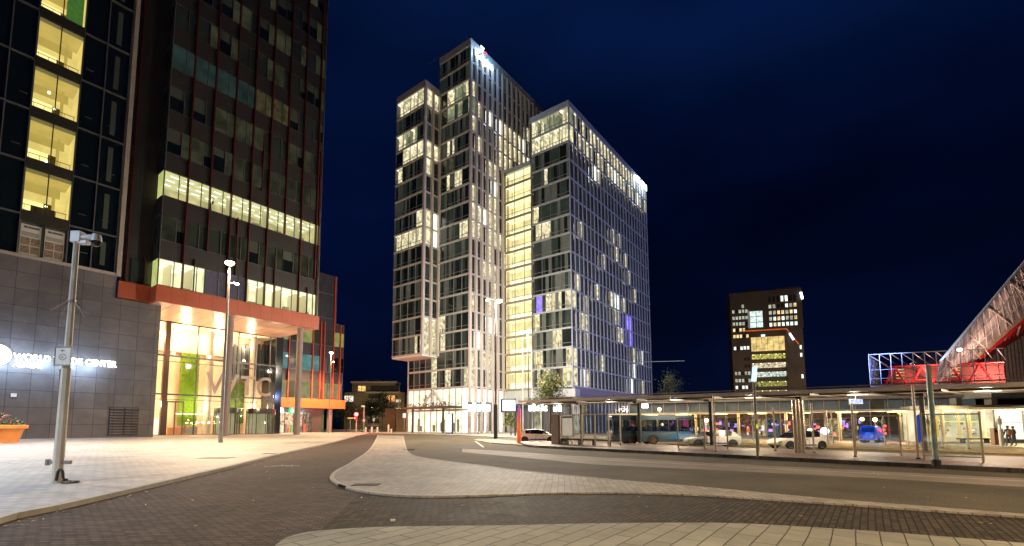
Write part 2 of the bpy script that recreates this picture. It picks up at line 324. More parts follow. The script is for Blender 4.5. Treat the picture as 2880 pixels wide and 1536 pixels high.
# warm pavement in front of the towers
fp=tiles('tower_pavement',(.36,.33,.29),(.42,.39,.34),(.2,.18,.16),.6,.6,.02,rough=.6,bump=.2,noise=.15)
flat('tower_forecourt',[G(1020,1217,.1),G(1150,1220,.1),G(1300,1224,.1),G(1380,1228,.1),G(1480,1231,.1),Vector((116,60,.1)),Vector((120,200,.1)),LD(-60,190,.1),G(1000,1214,.1)],fp,z0=-.05)
kerb('forecourt_kerb',[G(1020,1217),G(1150,1220),G(1300,1224),G(1380,1228),G(1480,1231)],.2,-.02,.112,kst,side=1,gap=3)
# small islands beside the tower lamp
flat('kerb_island',[G(1332,1237,.11),G(1345,1234,.11),G(1400,1236,.11),G(1550,1247,.11),G(1560,1255,.11),G(1500,1253,.11),G(1380,1245,.11)],slab2,z0=-.05)
# bus platforms: frame of the canopy
S0=LD(8.8,47.7); UU=(LD(25.0,27.8)-S0).normalized(); WW=Vector((-UU.y,UU.x,0))
if WW.dot(LD(0,1))<0: WW=-WW
def BP(s,w,z=0): return S0+UU*s+WW*w+Vector((0,0,z))
plat=tiles('platform_tiles',(.19,.16,.145),(.25,.2,.175),(.09,.075,.065),.3,.3,.01,rot=.3,rough=.55,bump=.25,noise=.22)
flat('bus_platform',[BP(-1.5,-5.8,.2),BP(0.6,-6.6,.2),BP(60,-7.2,.2),BP(60,4.4,.2),BP(-7,4.4,.2),BP(-9,2,.2),BP(-8,-1,.2)],plat,z0=-.05)
kerb('platform_kerb',[BP(-8,-1),BP(-1.5,-5.8),BP(.6,-6.6),BP(60,-7.2)],-.18,-.02,.2,mat('platform_kerbstone',(.12,.115,.11),.6,noise=.2),side=-1,gap=1.2)
redst=mat('red_clinker',(.20,.065,.04),.5,noise=.35,nscale=1.1,bump=.3)
flat('red_tactile_band',[BP(3,-4.6,.204),BP(58,-4.9,.204),BP(58,-3.3,.204),BP(3,-3.1,.204)],redst)
yel=mat('ochre_paving',(.42,.30,.14),.6,noise=.25)
flat('far_platform',[BP(-8,14.5,.18),BP(60,12.5,.18),BP(60,24,.18),BP(-8,26,.18)],yel,z0=-.05)
flat('station_square',[BP(-20,27,.03),BP(90,25,.03),BP(90,120,.03),BP(-20,80,.03)],mat('square_paving',(.22,.2,.19),.5,noise=.3,nscale=.5))
# ================================================================ left office building with the overhang
rnd=random.Random(3)
stone=tiles('stone_cladding',(.105,.09,.088),(.14,.118,.112),(.03,.026,.026),2.45,2.42,.035,axes='xz',rough=.42,bump=.25,noise=.16,bdist=.03,nscale=.25,offset=0.0,origin=(.35,.25),wave=.0)
panel=tiles('brown_panels',(.026,.0225,.020),(.036,.031,.027),(.010,.008,.007),2.1,3.86,.05,axes='xz',rough=.5,bump=.2,noise=.12,offset=.5,origin=(0,.6),wave=.0)
spand=mat('brown_spandrel',(.034,.029,.026),.45,noise=.1)
redm=mat('orange_red_band',(.42,.085,.03),.4,noise=.1,nscale=.4)
redseam=mat('band_seam',(.20,.04,.018),.5)
finr=mat('red_fin',(.085,.010,.007),.5)
mull=mat('dark_mullion',(.06,.055,.05),.4,.6)
mull2=mat('grey_mullion',(.17,.16,.145),.4,.5)
creamst=mat('cream_strip',(.36,.29,.24),.5)
dglass=mat('dark_glass',(.006,.010,.009),.06,noise=0,spec=.8)
dgl2=mat('office_glass_dim',(.035,.045,.035),.12,noise=.3,nscale=.3,spec=.8)
dgl3=mat('office_glass_blind',(.075,.085,.065),.2,noise=.2,nscale=.3,spec=.7)
cyan=glow('cool_screen_room',(.06,.11,.10),.2,.5,.35)
dimroom=glow('dim_office_room',(.075,.078,.045),.3,.55,.5)
g_clear=glass('clear_glass')
g_lob=glass('lobby_glass',(.93,.93,.9),.07)
YB=94; Y2=91
ob_=thing('office_building',(27,94,0),'dark office tower with red fins, an orange overhang on columns and a glass lobby','office building')
B=MB(); B.box((-45,94,0),(20.9,100,26.15),stone); B.build('stone_wall',ob_)
B=MB(); B.box((20.9,94.06,0),(27.3,106.9,22.55),stone); B.build('stone_wall',ob_)
# vent louvres
B=MB(); 
B.box((21.2,93.9,.45),(25.1,94.05,4.95),mat('louvre_dark',(.03,.028,.028),.7))
for k in range(10):
    z=.6+k*.44
    for x0,x1 in((21.3,23.05),(23.25,25.0)): B.hexa([(x0,93.72,z),(x1,93.72,z),(x1,93.9,z+.2),(x0,93.9,z+.2),(x0,93.72,z+.1),(x1,93.72,z+.1),(x1,93.9,z+.3),(x0,93.9,z+.3)],stone)
B.build('vent_grille',ob_)
B=MB(); B.box((10.0,93.88,6.0),(10.6,93.99,6.5),mat('notice_white',(.6,.58,.52),.5)); B.build('notice_plate',ob_)
# curtain wall above the stone base: X<20.6
XM=[6.65,9.3,11.9,14.6,17.5,20.55]; XL=[6.65-2.75*k for k in range(1,12)][::-1]+XM
B=MB(); B.box((-45,93.85,26.15),(20.75,94.6,26.6),creamst); B.build('wall_coping',ob_)
lev=[26.6]+[32.6+7.95*k for k in range(0,10)]
yr_c=glow('stair_ceiling',(1,.74,.17),.50,.12,.4); yr_b=glow('stair_wall',(1,.78,.22),.74,.15,.5); yr_d=glow('stair_recess',(1,.74,.16),.42,.1,.5); yr_f=glow('stair_floor',(.8,.6,.2),.35,.1); yr_h=mat('stair_header',(.10,.09,.03),.5,em=(.25,.22,.08),es=.5,noise=0)  # stair room lighting painted as emission, dimmer on the recess
yr_w=glow('stair_lamp',(1,.93,.62),5,0)
B=MB()
for i in range(len(XL)-1):
    if XL[i]==9.3: B.build('curtain_glazing',ob_); B=MB()
    for j in range(len(lev)-1):
        if XL[i] in (9.3,11.9): continue
        z0,z1=lev[j],lev[j+1]; m=dglass if rnd.random()<.75 else dgl2
        B.box((XL[i],94.32,z0),(XL[i+1],94.5,z1),dglass)
        # vague interior: pale blind strip or rail
        if rnd.random()<.7 and XL[i]>4:
            xx=XL[i]+rnd.uniform(.4,1.6); B.box((xx,94.22,z0+2.2),(xx+.9,94.3,z0+2.28),mull2)
        if i==len(XL)-2: B.box((XL[i]+1.1,94.2,z0+.9),(XL[i]+1.75,94.31,z1-1.3),dgl3)
B.build('curtain_glazing',ob_)
B=MB()
for x in XL:
    if abs(x-11.9)<.01: continue
    B.box((x-.07,94.0,26.6),(x+.07,94.35,112),mull2)
for z in lev[1:]:
    for i in range(len(XL)-1):
        if XL[i] in(9.3,11.9): continue
        B.box((XL[i]+.07,94.03,z-.09),(XL[i+1]-.07,94.33,z+.09),mull2)
B.build('curtain_frame',ob_)
# the stairwell windows, one bright room per storey
for k in range(-1,9):
    z0=33.35+7.95*k; z1=z0+6.25
    B=MB(); O=(9.42,94.3,0); U=(1,0,0); NN=(0,-1,0)
    if k==-1:
        z0=26.7; B.box((9.37,94.5,z0),(14.53,94.6,z1),dgl3)
        w_=mat('poster_paper',(.42,.40,.33),.6,noise=.05,em=(.35,.33,.24),es=.12); dk=mat('poster_print',(.07,.06,.09),.6,noise=.3,nscale=3); br_=mat('poster_photo',(.22,.15,.10),.6,noise=.6,nscale=4)
        for x0 in(9.5,12.1):
            B.box((x0,94.4,z0+.1),(x0+2.2,94.5,z1-.4),w_)
            B.box((x0+.08,94.36,z0+.3),(x0+1.05,94.4,z0+1.35),br_); B.box((x0+1.15,94.36,z0+.3),(x0+2.1,94.4,z0+1.35),br_)
            B.box((x0+.08,94.36,z0+1.5),(x0+1.05,94.4,z0+2.6),br_); B.box((x0+1.15,94.36,z0+1.5),(x0+2.1,94.4,z0+2.6),br_)
            for q in range(4): B.box((x0+.1,94.36,z0+2.85+q*.16),(x0+2.0,94.4,z0+2.93+q*.16),mat('poster_text',(.2,.18,.17),.6))
            B.lathe((0,0,0),[(0,0)],dk,3) if False else None
            B.box((x0+.75,94.36,z0+4.02),(x0+1.95,94.4,z0+4.28),dk); B.ball((x0+.5,94.38,z0+4.15),.24,dk,10,5,(1,.15,.8))
    else:
        B.room(O,U,NN,0,5.08,0,4.2,z0,z1-.55,yr_c,yr_b,yr_f)
        B.box((9.37,94.3,z1-.55),(14.53,94.5,z1),yr_h)
        B.box((9.6,96.5,z0),(11.9,96.7,z0+2.3+.0),glow('stair_bright_patch',(1,.84,.30),1.2,.05))  # bright rectangle paints the lit lower part of the back wall
        B.box((9.42,97.6,z1-1.9),(14.5,97.75,z1-1.6),yr_h) if False else None
        B.box((9.43,98.2,z1-1.95),(13.9,98.4,z1-.6),yr_d); B.box((13.0,97.2,z0),(13.25,98.4,z1-.6),yr_d); B.box((12.0,98.0,z0),(13.0,98.2,z0+2.9),mat('stair_door',(.10,.08,.02),.6)); B.tube([(9.5,95.2,z0+1.1),(14.4,95.2,z0+1.1)],.05,mull,5,False)
        for q in range(5): B.tube([(9.7+q*1.15,95.2,z0),(9.7+q*1.15,95.2,z0+1.1)],.03,mull,5,False)
        if k in(1,2): B.ball((11.7 if k==1 else 12.1,96.0,z0+(.9 if k==1 else 1.6)),.17,yr_w,10,6)
        if k==2: B.ball((11.3,95.6,z0+3.7),.2,yr_w,10,6)
        if k==0: 
            B.box((10.4,95.2,z0),(13.1,95.4,z0+1.2),mat('desk_dark',(.06,.05,.02),.6)); B.ball((12.2,96.5,z0+2.0),.15,yr_w)
        if k==4: B.box((12.3,94.55,z0),(14.3,94.6,z1-.6),mat('green_poster',(.04,.12,.02),.6,noise=.8,nscale=1.5,em=(.06,.16,.03),es=.6))
    w_o=B.build('stair_window',ob_)
    F=MB(); F.box((9.3,94.02,z0-.1),(9.42,94.5,z1+.1),mull2); F.box((14.5,94.02,z0-.1),(14.62,94.5,z1+.1),mull2); F.box((11.86,94.05,z0),(11.98,94.3,z1),mull)
    F.box((9.3,94.0,z1),(14.6,94.35,z1+1.6),mat('stair_spandrel',(.035,.03,.02),.4)); F.build('frame',w_o) if False else F.build('stair_window_frame',ob_)
# cream strip and brown recessed bay between curtain wall and tower
B=MB(); B.box((20.75,93.7,26.15),(21.35,94.6,112),creamst); B.build('cream_pilaster',ob_)
B=MB(); B.box((21.35,94.1,25.45),(25.65,95,112),panel); B.build('panel_wall',ob_)
for k in range(0,10):
    z=26.2+7.73*k
    if k==0: B=MB(); B.box((22.6,93.9,z-.4),(24.3,94.08,z+3.4),dgl2); B.box((24.6,93.9,z-.4),(25.5,94.08,z+3.4),dgl3); B.build('window',ob_)
B=MB(); B.box((21.9,93.5,25.45),(22.06,94.08,112),finr); B.build('red_fin',ob_)
B=MB(); B.box((24.38,93.5,25.45),(24.5,94.08,30.5),finr); B.build('red_fin',ob_)
B=MB(); B.box((21.1,93.55,22.7),(25.55,94.3,25.4),redm); B.build('orange_band',ob_)
# tower volume over the overhang
XB=[25.7,29.14,32.7,36.35,39.8,43.25,46.8,50.3,53.75]; X1=54.85
lit_c=glow('office_ceiling',(1,.86,.42),.85,.2,.9); lit_b=glow('office_wall',(1,.80,.36),.62,.35,.4); lit_f=glow('office_floor',(.5,.4,.2),.3,.2)  # office light painted into the ceiling and wall emission
li2_c=glow('bright_ceiling',(1,.90,.55),1.5,.15,.5); li2_b=glow('bright_wall',(1,.88,.50),1.25,.3,.35); tubelight=glow('ceiling_tube',(1,.95,.7),2.6,0)
def storey(k):
    z0=25.35+7.73*k; return z0,z0+4.55
B=MB(); B.box((25.75,91.9,25.2),(54.8,112,112),mat('tower_core',(.03,.026,.024),.7)) 
# core must not fill the lit rooms: build as rings per storey
B=MB(); corem=mat('tower_core',(.03,.026,.024),.7)
for k in range(0,12):
    z0,z1=storey(k)
    B.box((25.78,91.3,z1),(54.8,115,z0+7.73),corem)
B.box((25.78,104,25.3),(54.8,115,112),corem); B.build('tower_core',ob_)
for k in range(0,12):
    z0,z1=storey(k)
    B=MB(); B.box((25.7,91.02,z1),(X1,91.4,z0+7.73),spand)
    B.box((25.5,91.4,z1),(25.78,94.08,z0+7.73),spand); B.build('spandrel',ob_)
    B=MB(); F=MB(); zt=z1-.12
    edges=XB+[X1]
    for i in range(len(edges)-1):
        a,b=edges[i],edges[i+1]; mid=a+(b-a)*.64
        for j,(x0,x1) in enumerate(((a,mid),(mid,b))):
            if b-a<2 and j==1: continue
            if b-a<2: x1=b
            r=rnd.random()
            if k==2:
                B.poly([(x0,91.25,z0),(x1,91.25,z0),(x1,91.25,z1),(x0,91.25,z1)],g_clear)
            elif k==0 and not(i in(2,3)):
                B.poly([(x0,91.25,z0),(x1,91.25,z0),(x1,91.25,z1),(x0,91.25,z1)],g_clear)
            elif k==0:
                B.box((x0,91.25,z0),(x1,91.3,z1),mat('painted_reflection',(.05,.045,.06),.05,noise=.4,spec=1.0,em=(.16,.14,.16),es=.25))  # faint emission painted in for a reflection on the glass
            elif k==5 and i<4: B.box((x0,91.25,z0),(x1,91.3,z1),cyan)
            elif k in(5,) and i in(4,5): B.box((x0,91.25,z0),(x1,91.3,z1),glow('amber_room',(.18,.15,.07),.2,.7,.8))
            elif r<.42: B.box((x0,91.25,z0),(x1,91.3,z1),dgl2)
            elif r<.75: B.box((x0,91.25,z0),(x1,91.3,z1),dimroom)
            else:
                B.box((x0,91.25,z0),(x1,91.3,z1),dglass); B.box((x0+.05,91.22,z0+1.7+rnd.random()*1.4),(x1-.05,91.25,z1-.05),dgl3)
            F.box((x1-.05,91.0,z0),(x1+.05,91.25,z1),mull2 if j==0 else mull)
    F.box((25.72,91.0,z0),(X1,91.22,z0+.08),mull2)
    if k in(0,2):
        cM,bM=(li2_c,li2_b) if k==0 else (lit_c,lit_b)
        spans=[(25.8,54.8)] if k==2 else [(25.8,32.7),(39.8,54.8)]
        for s0,s1 in spans: B.room((0,91.3,0),(1,0,0),(0,-1,0),s0,s1,-.05,7,z0+.02,z1-.04,cM,bM,lit_f)
        x=27
        while x<54.3:
            if k==2 or not(32.7<x+.8 and x<39.8):
                for y_ in(92.6,94.6,96.6):
                    B.box((x,y_,z1-.14),(x+1.3,y_+.25,z1-.06),tubelight)
                if rnd.random()<.6: B.box((x+.4,93.2,z0+.05),(x+.4+rnd.uniform(.8,1.8),94.0,z0+rnd.uniform(.8,1.5)),mat('office_furniture',(.25,.2,.12),.6,em=(.5,.42,.2),es=.35,noise=.3))
            x+=2.35
        if k==2:
            B.tube([(33.4,92.0,z0),(33.3,92.0,z0+1.7),(33.0,92,z0+2.2)],[.18,.12,.05],mat('plant_dark',(.03,.05,.02),.7),6)
            for q in range(14): 
                c_=Vector((33.2+rnd.uniform(-.5,.5),92+rnd.uniform(-.2,.2),z0+2.2+rnd.uniform(-.5,.9))); B.poly([c_,c_+Vector((.35,.05,-.2)),c_+Vector((.1,.05,.3))],mat('plant_dark',(.03,.05,.02),.7))
            for x in(36.6,43.4,50.4): B.box((x,93.0,z0+.02),(x+.7,93.7,z1-.05),mat('inner_pillar',(.5,.42,.25),.6,em=(.6,.52,.28),es=.5))
        if k==0:
            for x in(27.9,31.2,41.0,44.2,47.5,51.0,52.9): B.box((x,92.6,z0+.02),(x+.12,96.5,z1-.1),mat('inner_partition',(.4,.32,.2),.6,em=(.8,.66,.36),es=.5))
    # side-facing strip of the corner
    sm=glow('side_strip',(.62,.66,.22),.75,.2) if k in(0,2) else dgl2
    B.box((25.62,91.35,z0),(25.7,94.0,z1),sm)
    B.build('window_band',ob_); F.build('window_frame',ob_)
for i,x in enumerate(XB[1:]):
    B=MB(); B.box((x-.09,90.45,25.3 if i%2==0 else 25.3+7.73*(i%3)),(x+.09,91.0,112),finr); B.build('red_fin',ob_)
for x,z0,z1 in((30.9,25.3,31),(41.9,48,60),(45.1,25.3,36),(52.2,25.3,31),(54.3,25.3,62),(37.7,30,41)):
    B=MB(); B.box((x-.06,90.55,z0),(x+.06,91.0,z1),finr); B.build('red_fin',ob_)
B=MB(); B.box((X1-.02,90.95,25.2),(X1+.12,92,112),mull2); B.box((25.62,90.95,25.2),(25.72,91.35,112),mull2); B.build('corner_trim',ob_)
B=MB(); B.box((25.45,90.6,22.45),(X1+.25,91.0,25.22),redm); B.box((25.45,91.0,22.45),(25.7,94.3,25.22),redm)
for i in range(1,14):
    x=25.45+i*2.15; B.box((x,90.585,22.45),(x+.035,90.6,25.22),redseam)
B.build('orange_band',ob_)
soff=mat('soffit_panels',(.50,.33,.24),.34,noise=.12,nscale=.6,spec=.9)
B=MB(); B.box((25.7,91.0,22.5),(X1+.2,107.0,22.62),soff)
for i in range(1,12):
    x=25.9+i*2.4; B.box((x,91.05,22.485),(x+.04,107,22.5),redseam)
B.build('soffit',ob_)
colm=mat('column_render',(.25,.19,.165),.6,noise=.12,bump=.1)
for x,y,z1,r in((38.2,93.0,22.5,.62),(52.3,93.0,22.5,.62),(77.0,119.6,6.9,.75)):
    B=MB(); B.lathe((x,y,0),[(r+.12,.1),(r+.12,.2),(r,.22),(r,z1)],colm,28); B.build('column',ob_,smooth=True)
# lobby glazing and the room behind it
peach=mat('lobby_wall',(.80,.60,.42),.55,noise=.06)
B=MB()
B.poly([(28,113.5,.1),(54.5,113.5,.1),(54.5,113.5,22.4),(28,113.5,22.4)],peach)
B.poly([(28,107,.13),(54.5,107,.13),(54.5,113.5,.13),(28,113.5,.13)],mat('lobby_floor',(.5,.42,.34),.2,noise=.1))
B.poly([(28,107,22.3),(54.5,107,22.3),(54.5,113.5,22.3),(28,113.5,22.3)],peach)
B.poly([(28,107,.1),(28,113.5,.1),(28,113.5,22.3),(28,107,22.3)],peach); B.poly([(54.5,107,.1),(54.5,113.5,.1),(54.5,113.5,22.3),(54.5,107,22.3)],mat('lobby_dark',(.05,.055,.06),.4))
B.box((28,112.9,17.3),(45.5,113.4,17.45),mat('lobby_trim',(.12,.09,.07),.5))
B.build('lobby_room',ob_)
gw=mat('moss_wall',(.16,.30,.015),.9,noise=.75,nscale=7,bump=1,bscale=14)
B=MB(); B.box((36.9,112.4,2.0),(40.3,112.85,17.3),gw)
rr=random.Random(5)
for q in range(900):
    c_=Vector((rr.uniform(36.9,40.3),112.38,rr.uniform(2,17.3))); a=rr.uniform(0,6.28); s_=rr.uniform(.08,.2)
    B.poly([c_+Vector((math.cos(a)*s_,-.12,math.sin(a)*s_)),c_+Vector((math.cos(a+2.1)*s_,0,math.sin(a+2.1)*s_)),c_+Vector((math.cos(a+4.2)*s_,-.03,math.sin(a+4.2)*s_))],gw)
B.build('green_wall',ob_)
whitec=mat('white_column',(.55,.5,.42),.5)
for x in(41.6,50.8):
    B=MB(); B.lathe((x,110.4,0),[(.75,.1),(.75,22.3)],whitec,24); B.build('inner_column',ob_,smooth=True)
B=MB()
for i in range(9):
    x=46.1+i*.92; B.box((x,112.0,13.0),(x+.5,112.2,20.4+.12*i),mat('slat_dark',(.035,.045,.055),.4))
B.box((46.0,112.25,12.4),(54.3,112.4,20),mat('slat_back',(.10,.12,.13),.4)); B.build('screen_slats',ob_)
B=MB(); B.box((46.2,112.1,2.5),(49.9,112.6,11.8),mat('planting_green',(.07,.12,.02),.9,noise=.7,nscale=2.5,bump=1)); B.build('green_wall',ob_)
dbr=mat('bronze_frame',(.10,.065,.05),.4,.4)
B=MB(); B.box((32.0,106.6,.1),(32.9,107.4,22.5),dbr); B.build('frame_post',ob_)
B=MB(); B.box((43.3,106.75,.1),(43.9,107.4,22.5),dbr); B.build('frame_post',ob_)
B=MB()
for x in(27.9,30.2,37.9,45.9,49.6,53.0,54.4): B.box((x-.09,106.85,.1),(x+.09,107.1,22.5),mull)
for z in(15.7,14.6,8.1,7.1): B.box((27.9,106.88,z-(.16 if z in(15.7,8.1) else .06)),(54.4,107.07,z+(.16 if z in(15.7,8.1) else .06)),mull)
B.box((27.9,106.8,.1),(54.4,107.1,.22),mull)
B.build('lobby_frame',ob_)
B=MB(); B.poly([(27.3,107.02,.1),(54.4,107.02,.1),(54.4,107.02,22.5),(27.3,107.02,22.5)],g_lob); B.build('lobby_glazing',ob_)
B=MB(); B.box((54.4,106.8,.1),(55.9,113,22.5),mat('return_glass',(.02,.025,.03),.08,noise=0)); B.build('return_wall',ob_); B=MB(); B.box((27.3,107.1,.1),(27.9,113,22.5),mull); B.build('return_wall',ob_)
def revolving(x0,x1,y):
    d=MB(); c=((x0+x1)/2,y,0); r=(x1-x0)/2; hd=mat('door_header',(.05,.045,.04),.35,.3)
    d.lathe(c,[(0,4.6),(r,4.6),(r,5.7),(0,5.7)],hd,32)
    d.lathe(c,[(0,.1),(r,.1),(r,.2),(0,.2)],hd,32)
    o=d.build('revolving_door',ob_,smooth=False)
    f=MB()
    for k in range(10):
        a=2*math.pi*k/10+.2; f.tube([(c[0]+r*.97*math.cos(a),c[1]+r*.97*math.sin(a),.2),(c[0]+r*.97*math.cos(a),c[1]+r*.97*math.sin(a),4.6)],.07,mull,6)
    f.lathe(c,[(r*.95,.2),(r*.95,4.6)],g_clear,32)
    for k in range(3):
        a=2*math.pi*k/3+.5; f.poly([(c[0],c[1],.2),(c[0]+r*.9*math.cos(a),c[1]+r*.9*math.sin(a),.2),(c[0]+r*.9*math.cos(a),c[1]+r*.9*math.sin(a),4.6),(c[0],c[1],4.6)],mat('door_leaf',(.55,.5,.38),.3,em=(1,.85,.5),es=.25))
    f.build('door_drum',ob_)
revolving(41.6,46.6,106.6); revolving(48.0,54.0,106.0)
B=MB()
for x in(33.0,34.4,35.8): B.box((x-.1,106.7,.1),(x+.1,106.86,6.8),dbr)
B.box((33.0,106.7,6.5),(35.8,106.86,6.8),dbr); B.build('entrance_door',ob_)
B=MB(); B.box((29.0,112.0,.2),(33.5,112.8,3.4),mat('counter_white',(.7,.66,.58),.4,em=(1,.95,.8),es=.5)); B.box((34.6,110.2,.2),(37.2,111.2,1.6),mat('tan_sofa',(.45,.2,.06),.6)); B.box((37.6,110.4,.2),(39.9,111.4,1.8),mat('grey_sofa',(.2,.19,.18),.6))
B.box((28.2,109.5,5.2),(31,109.7,5.5),tubelight); B.box((36,111.0,4.3),(43,111.2,4.5),tubelight); B.build('lobby_furniture',ob_)
letm=mat('frosted_letter',(.30,.24,.20),.5,noise=0)
sg=thing('glass_lettering',(46.5,106.8,8.6),'large frosted letters W T C on the lobby glazing','lettering')
text('letter','W',(39.7,106.8,8.65),(1,0,0),(0,0,1),4.6,letm,sg,.06,.01,.98)
text('letter','T',(46.55,106.8,8.65),(1,0,0),(0,0,1),4.4,letm,sg,.06,.01,.85)
text('letter','C',(49.9,106.8,8.65),(1,0,0),(0,0,1),4.4,letm,sg,.06,.01,.85)
for x in(30,36.5,43,50): lamp_light('lobby_lamp',(x,110.2,20.2),2200,(1,.70,.42),.3)
for x in(31,39,47.5,52): lamp_light('lobby_lamp',(x,109.2,6.2),1100,(1,.78,.5),.3)
for x in(29.5,36,43,50.5):
    lamp_light('soffit_fill',(x,99.5,17.3),900,(1,.66,.38),.3)  # unseen fill lights below the soffit, no downlights there
for x in(31.5,40,49): lamp_light('entrance_lamp',(x,103.5,5.6),260,(1,.72,.45),.3)
# wall sign, white and lit
wg=glow('sign_white',(.85,.95,1),7,0,samp=False)
sg=thing('wall_sign',(9,93.9,10.5),'white lit letters WORLD TRADE CENTER ALMERE and round emblem on the stone wall','sign')
B=MB(); 
for r0,r1 in((0,.02),): pass
B.tube([(8.25,93.75,11.75),(8.25,93.6,11.75)],1.45,wg,32)
gk=mat('emblem_line',(.35,.45,.5),.5)
B.box((7.0,93.58,11.95),(9.5,93.6,12.05),gk); B.box((7.1,93.58,11.35),(9.4,93.6,11.45),gk); B.build('emblem',sg)
text('letters','WORLD TRADE CENTER',(9.9,93.7,11.28),(1,0,0),(0,0,1),.95,wg,sg,.12,.02,.80)
text('letters','ALMERE',(9.9,93.7,10.28),(1,0,0),(0,0,1),.78,wg,sg,.12,.02,.80)
for x in(8,10.6,13.4,16.4,18.6): lamp_light('sign_glow',(x,91.9,11.0),650 if x>9 else 1500,(.45,.68,1),.5)
# ---------------------------------------------------------------- wing behind
wn=thing('office_wing',(60,118,0),'low stepped wing with red fins above an orange band and a lit shop','office building')
B=MB(); B.box((56,118.4,9.1),(77.2,140,45),panel); B.box((77.2,118.4,9.1),(79.9,140,31),panel); B.box((56,118.4,6.7),(80.5,140,9.1),panel); B.build('wing_body',wn)
B=MB(); B.box((56,117.6,6.75),(80.7,118.4,9.2),mat('bright_orange_band',(.62,.15,.03),.4,noise=.08)); B.build('orange_band',wn)
fx=[60.4,63.4,70.2,72.5,73.6,76.6,78.75,80.2]
rows=[(9.35,13.8),(17.0,21.2),(24.6,28.6),(32.4,36.4),(39.4,43.4)]
wr1=glow('wing_room_olive',(.42,.38,.17),.6,.25,.5); wr2=glow('wing_room_teal',(.16,.36,.34),.6,.4,.5); wr3=glow('wing_room_green',(.40,.44,.14),.55,.3)
for ri,(z0,z1) in enumerate(rows):
    B=MB()
    xs=[57.0]+fx
    for i in range(len(xs)-1):
        a,b=xs[i],xs[i+1]
        if ri>=3 and a<74: continue
        if ri>=3 and b>77.3: continue
        if b-a<1.3: continue
        n=2 if b-a>2.5 else 1
        for j in range(n):
            x0=a+(b-a)/n*j+.15; x1=a+(b-a)/n*(j+1)-.1
            r=rnd.random()
            m={0:(wr1 if r<.7 else dgl2),1:(wr2 if a<72 and r<.8 else dgl3 if a<74 else dglass),2:wr3 if r<.75 else dgl2,3:dgl3 if r<.4 else dgl2,4:dgl2}[ri]
            B.box((x0,118.3,z0),(x1,118.36,z1),m); B.box((x1,118.22,z0),(x1+.1,118.38,z1),mull)
            if ri==1 and i==1 and j==1: B.ball((x0+.9,118.25,z1-1.0),.2,glow('room_lamp',(1,.95,.8),6,0))
    B.box((57,118.22,z0-.12),(80.0 if ri<3 else 77,118.39,z0),mull2)
    B.build('window_band',wn)
for x in fx[:-1]:
    B=MB(); B.box((x-.13,117.75,9.2),(x+.13,118.4,30.9 if x>77 or x<74 else 44.8),mat('orange_fin',(.45,.06,.025),.4)); B.build('red_fin',wn)
B=MB(); B.box((79.9,118.3,9.2),(80.1,118.6,31),mull2); B.box((77.2,118.3,31),(77.35,118.6,45),mull2); B.box((77.2,118.3,31),(80.1,118.6,31.15),mull2); B.build('corner_trim',wn)
# shop under the wing
shc=glow('shop_light',(1,.80,.62),2.0,.5,.9); shb=glow('shop_shelves',(.95,.62,.38),.75,.9,1.6); shf=glow('shop_floor',(.6,.5,.45),.5,.2)
B=MB(); B.room((0,119.2,0),(1,0,0),(0,-1,0),56.5,71.3,0,6,.15,5.4,shc,shb,shf)
B.box((71.3,119.2,.1),(74.5,124,6.7),mat('shop_wall',(.06,.05,.045),.6,noise=.3))
for i in range(16): B.box((56.9+i*.9,121.5,.2),(57.4+i*.9,122.1,rnd.uniform(1,2.6)),mat('goods_%d'%(i%5),[(.5,.1,.05),(.1,.3,.08),(.6,.5,.1),(.5,.45,.4),(.15,.12,.1)][i%5],.6,em=[(.5,.1,.05),(.1,.3,.08),(.6,.5,.1),(.5,.45,.4),(.15,.12,.1)][i%5],es=.6))
B.build('shop_room',wn)
B=MB()
for x in(56.5,59.0,61.3,63.5,66,68.6,71.2): B.box((x-.08,119.0,.1),(x+.08,119.2,5.5),mull)
B.box((56.5,119.0,5.35),(71.3,119.15,6.7),mat('shop_fascia',(.03,.05,.06),.4)); B.build('shop_front',wn)
for x in(58,63,68): lamp_light('shop_lamp',(x,118.2,5.0),500,(1,.8,.62),.3)
sg=thing('shop_sign',(63,118.9,5.4),'white lit shop sign letters with green round tree emblem under the orange band','sign')
text('letters','SPAR',(58.6,118.85,5.42),(1,0,0),(0,0,1),1.25,glow('shop_letter',(.85,.93,1),6,0),sg,.1,.02,1.15)
gg=glow('emblem_green',(.05,.75,.2),1.3,0); B=MB(); B.tube([(65.3,118.9,5.95),(65.3,118.78,5.95)],.95,gg,24); gd=glow('emblem_pale',(.75,1,.8),2,0)
B.poly([(65.3,118.75,6.7),(64.8,118.75,6.0),(65.8,118.75,6.0)],gd); B.poly([(65.3,118.75,6.35),(64.65,118.75,5.55),(65.95,118.75,5.55)],gd); B.box((65.2,118.74,5.2),(65.4,118.76,5.6),gd); B.build('emblem',sg)
B=MB(); B.box((74.4,118.8,.1),(74.7,119.1,6.7),mat('green_post',(.02,.10,.03),.6,noise=.6,nscale=3)); B.build('post',wn)
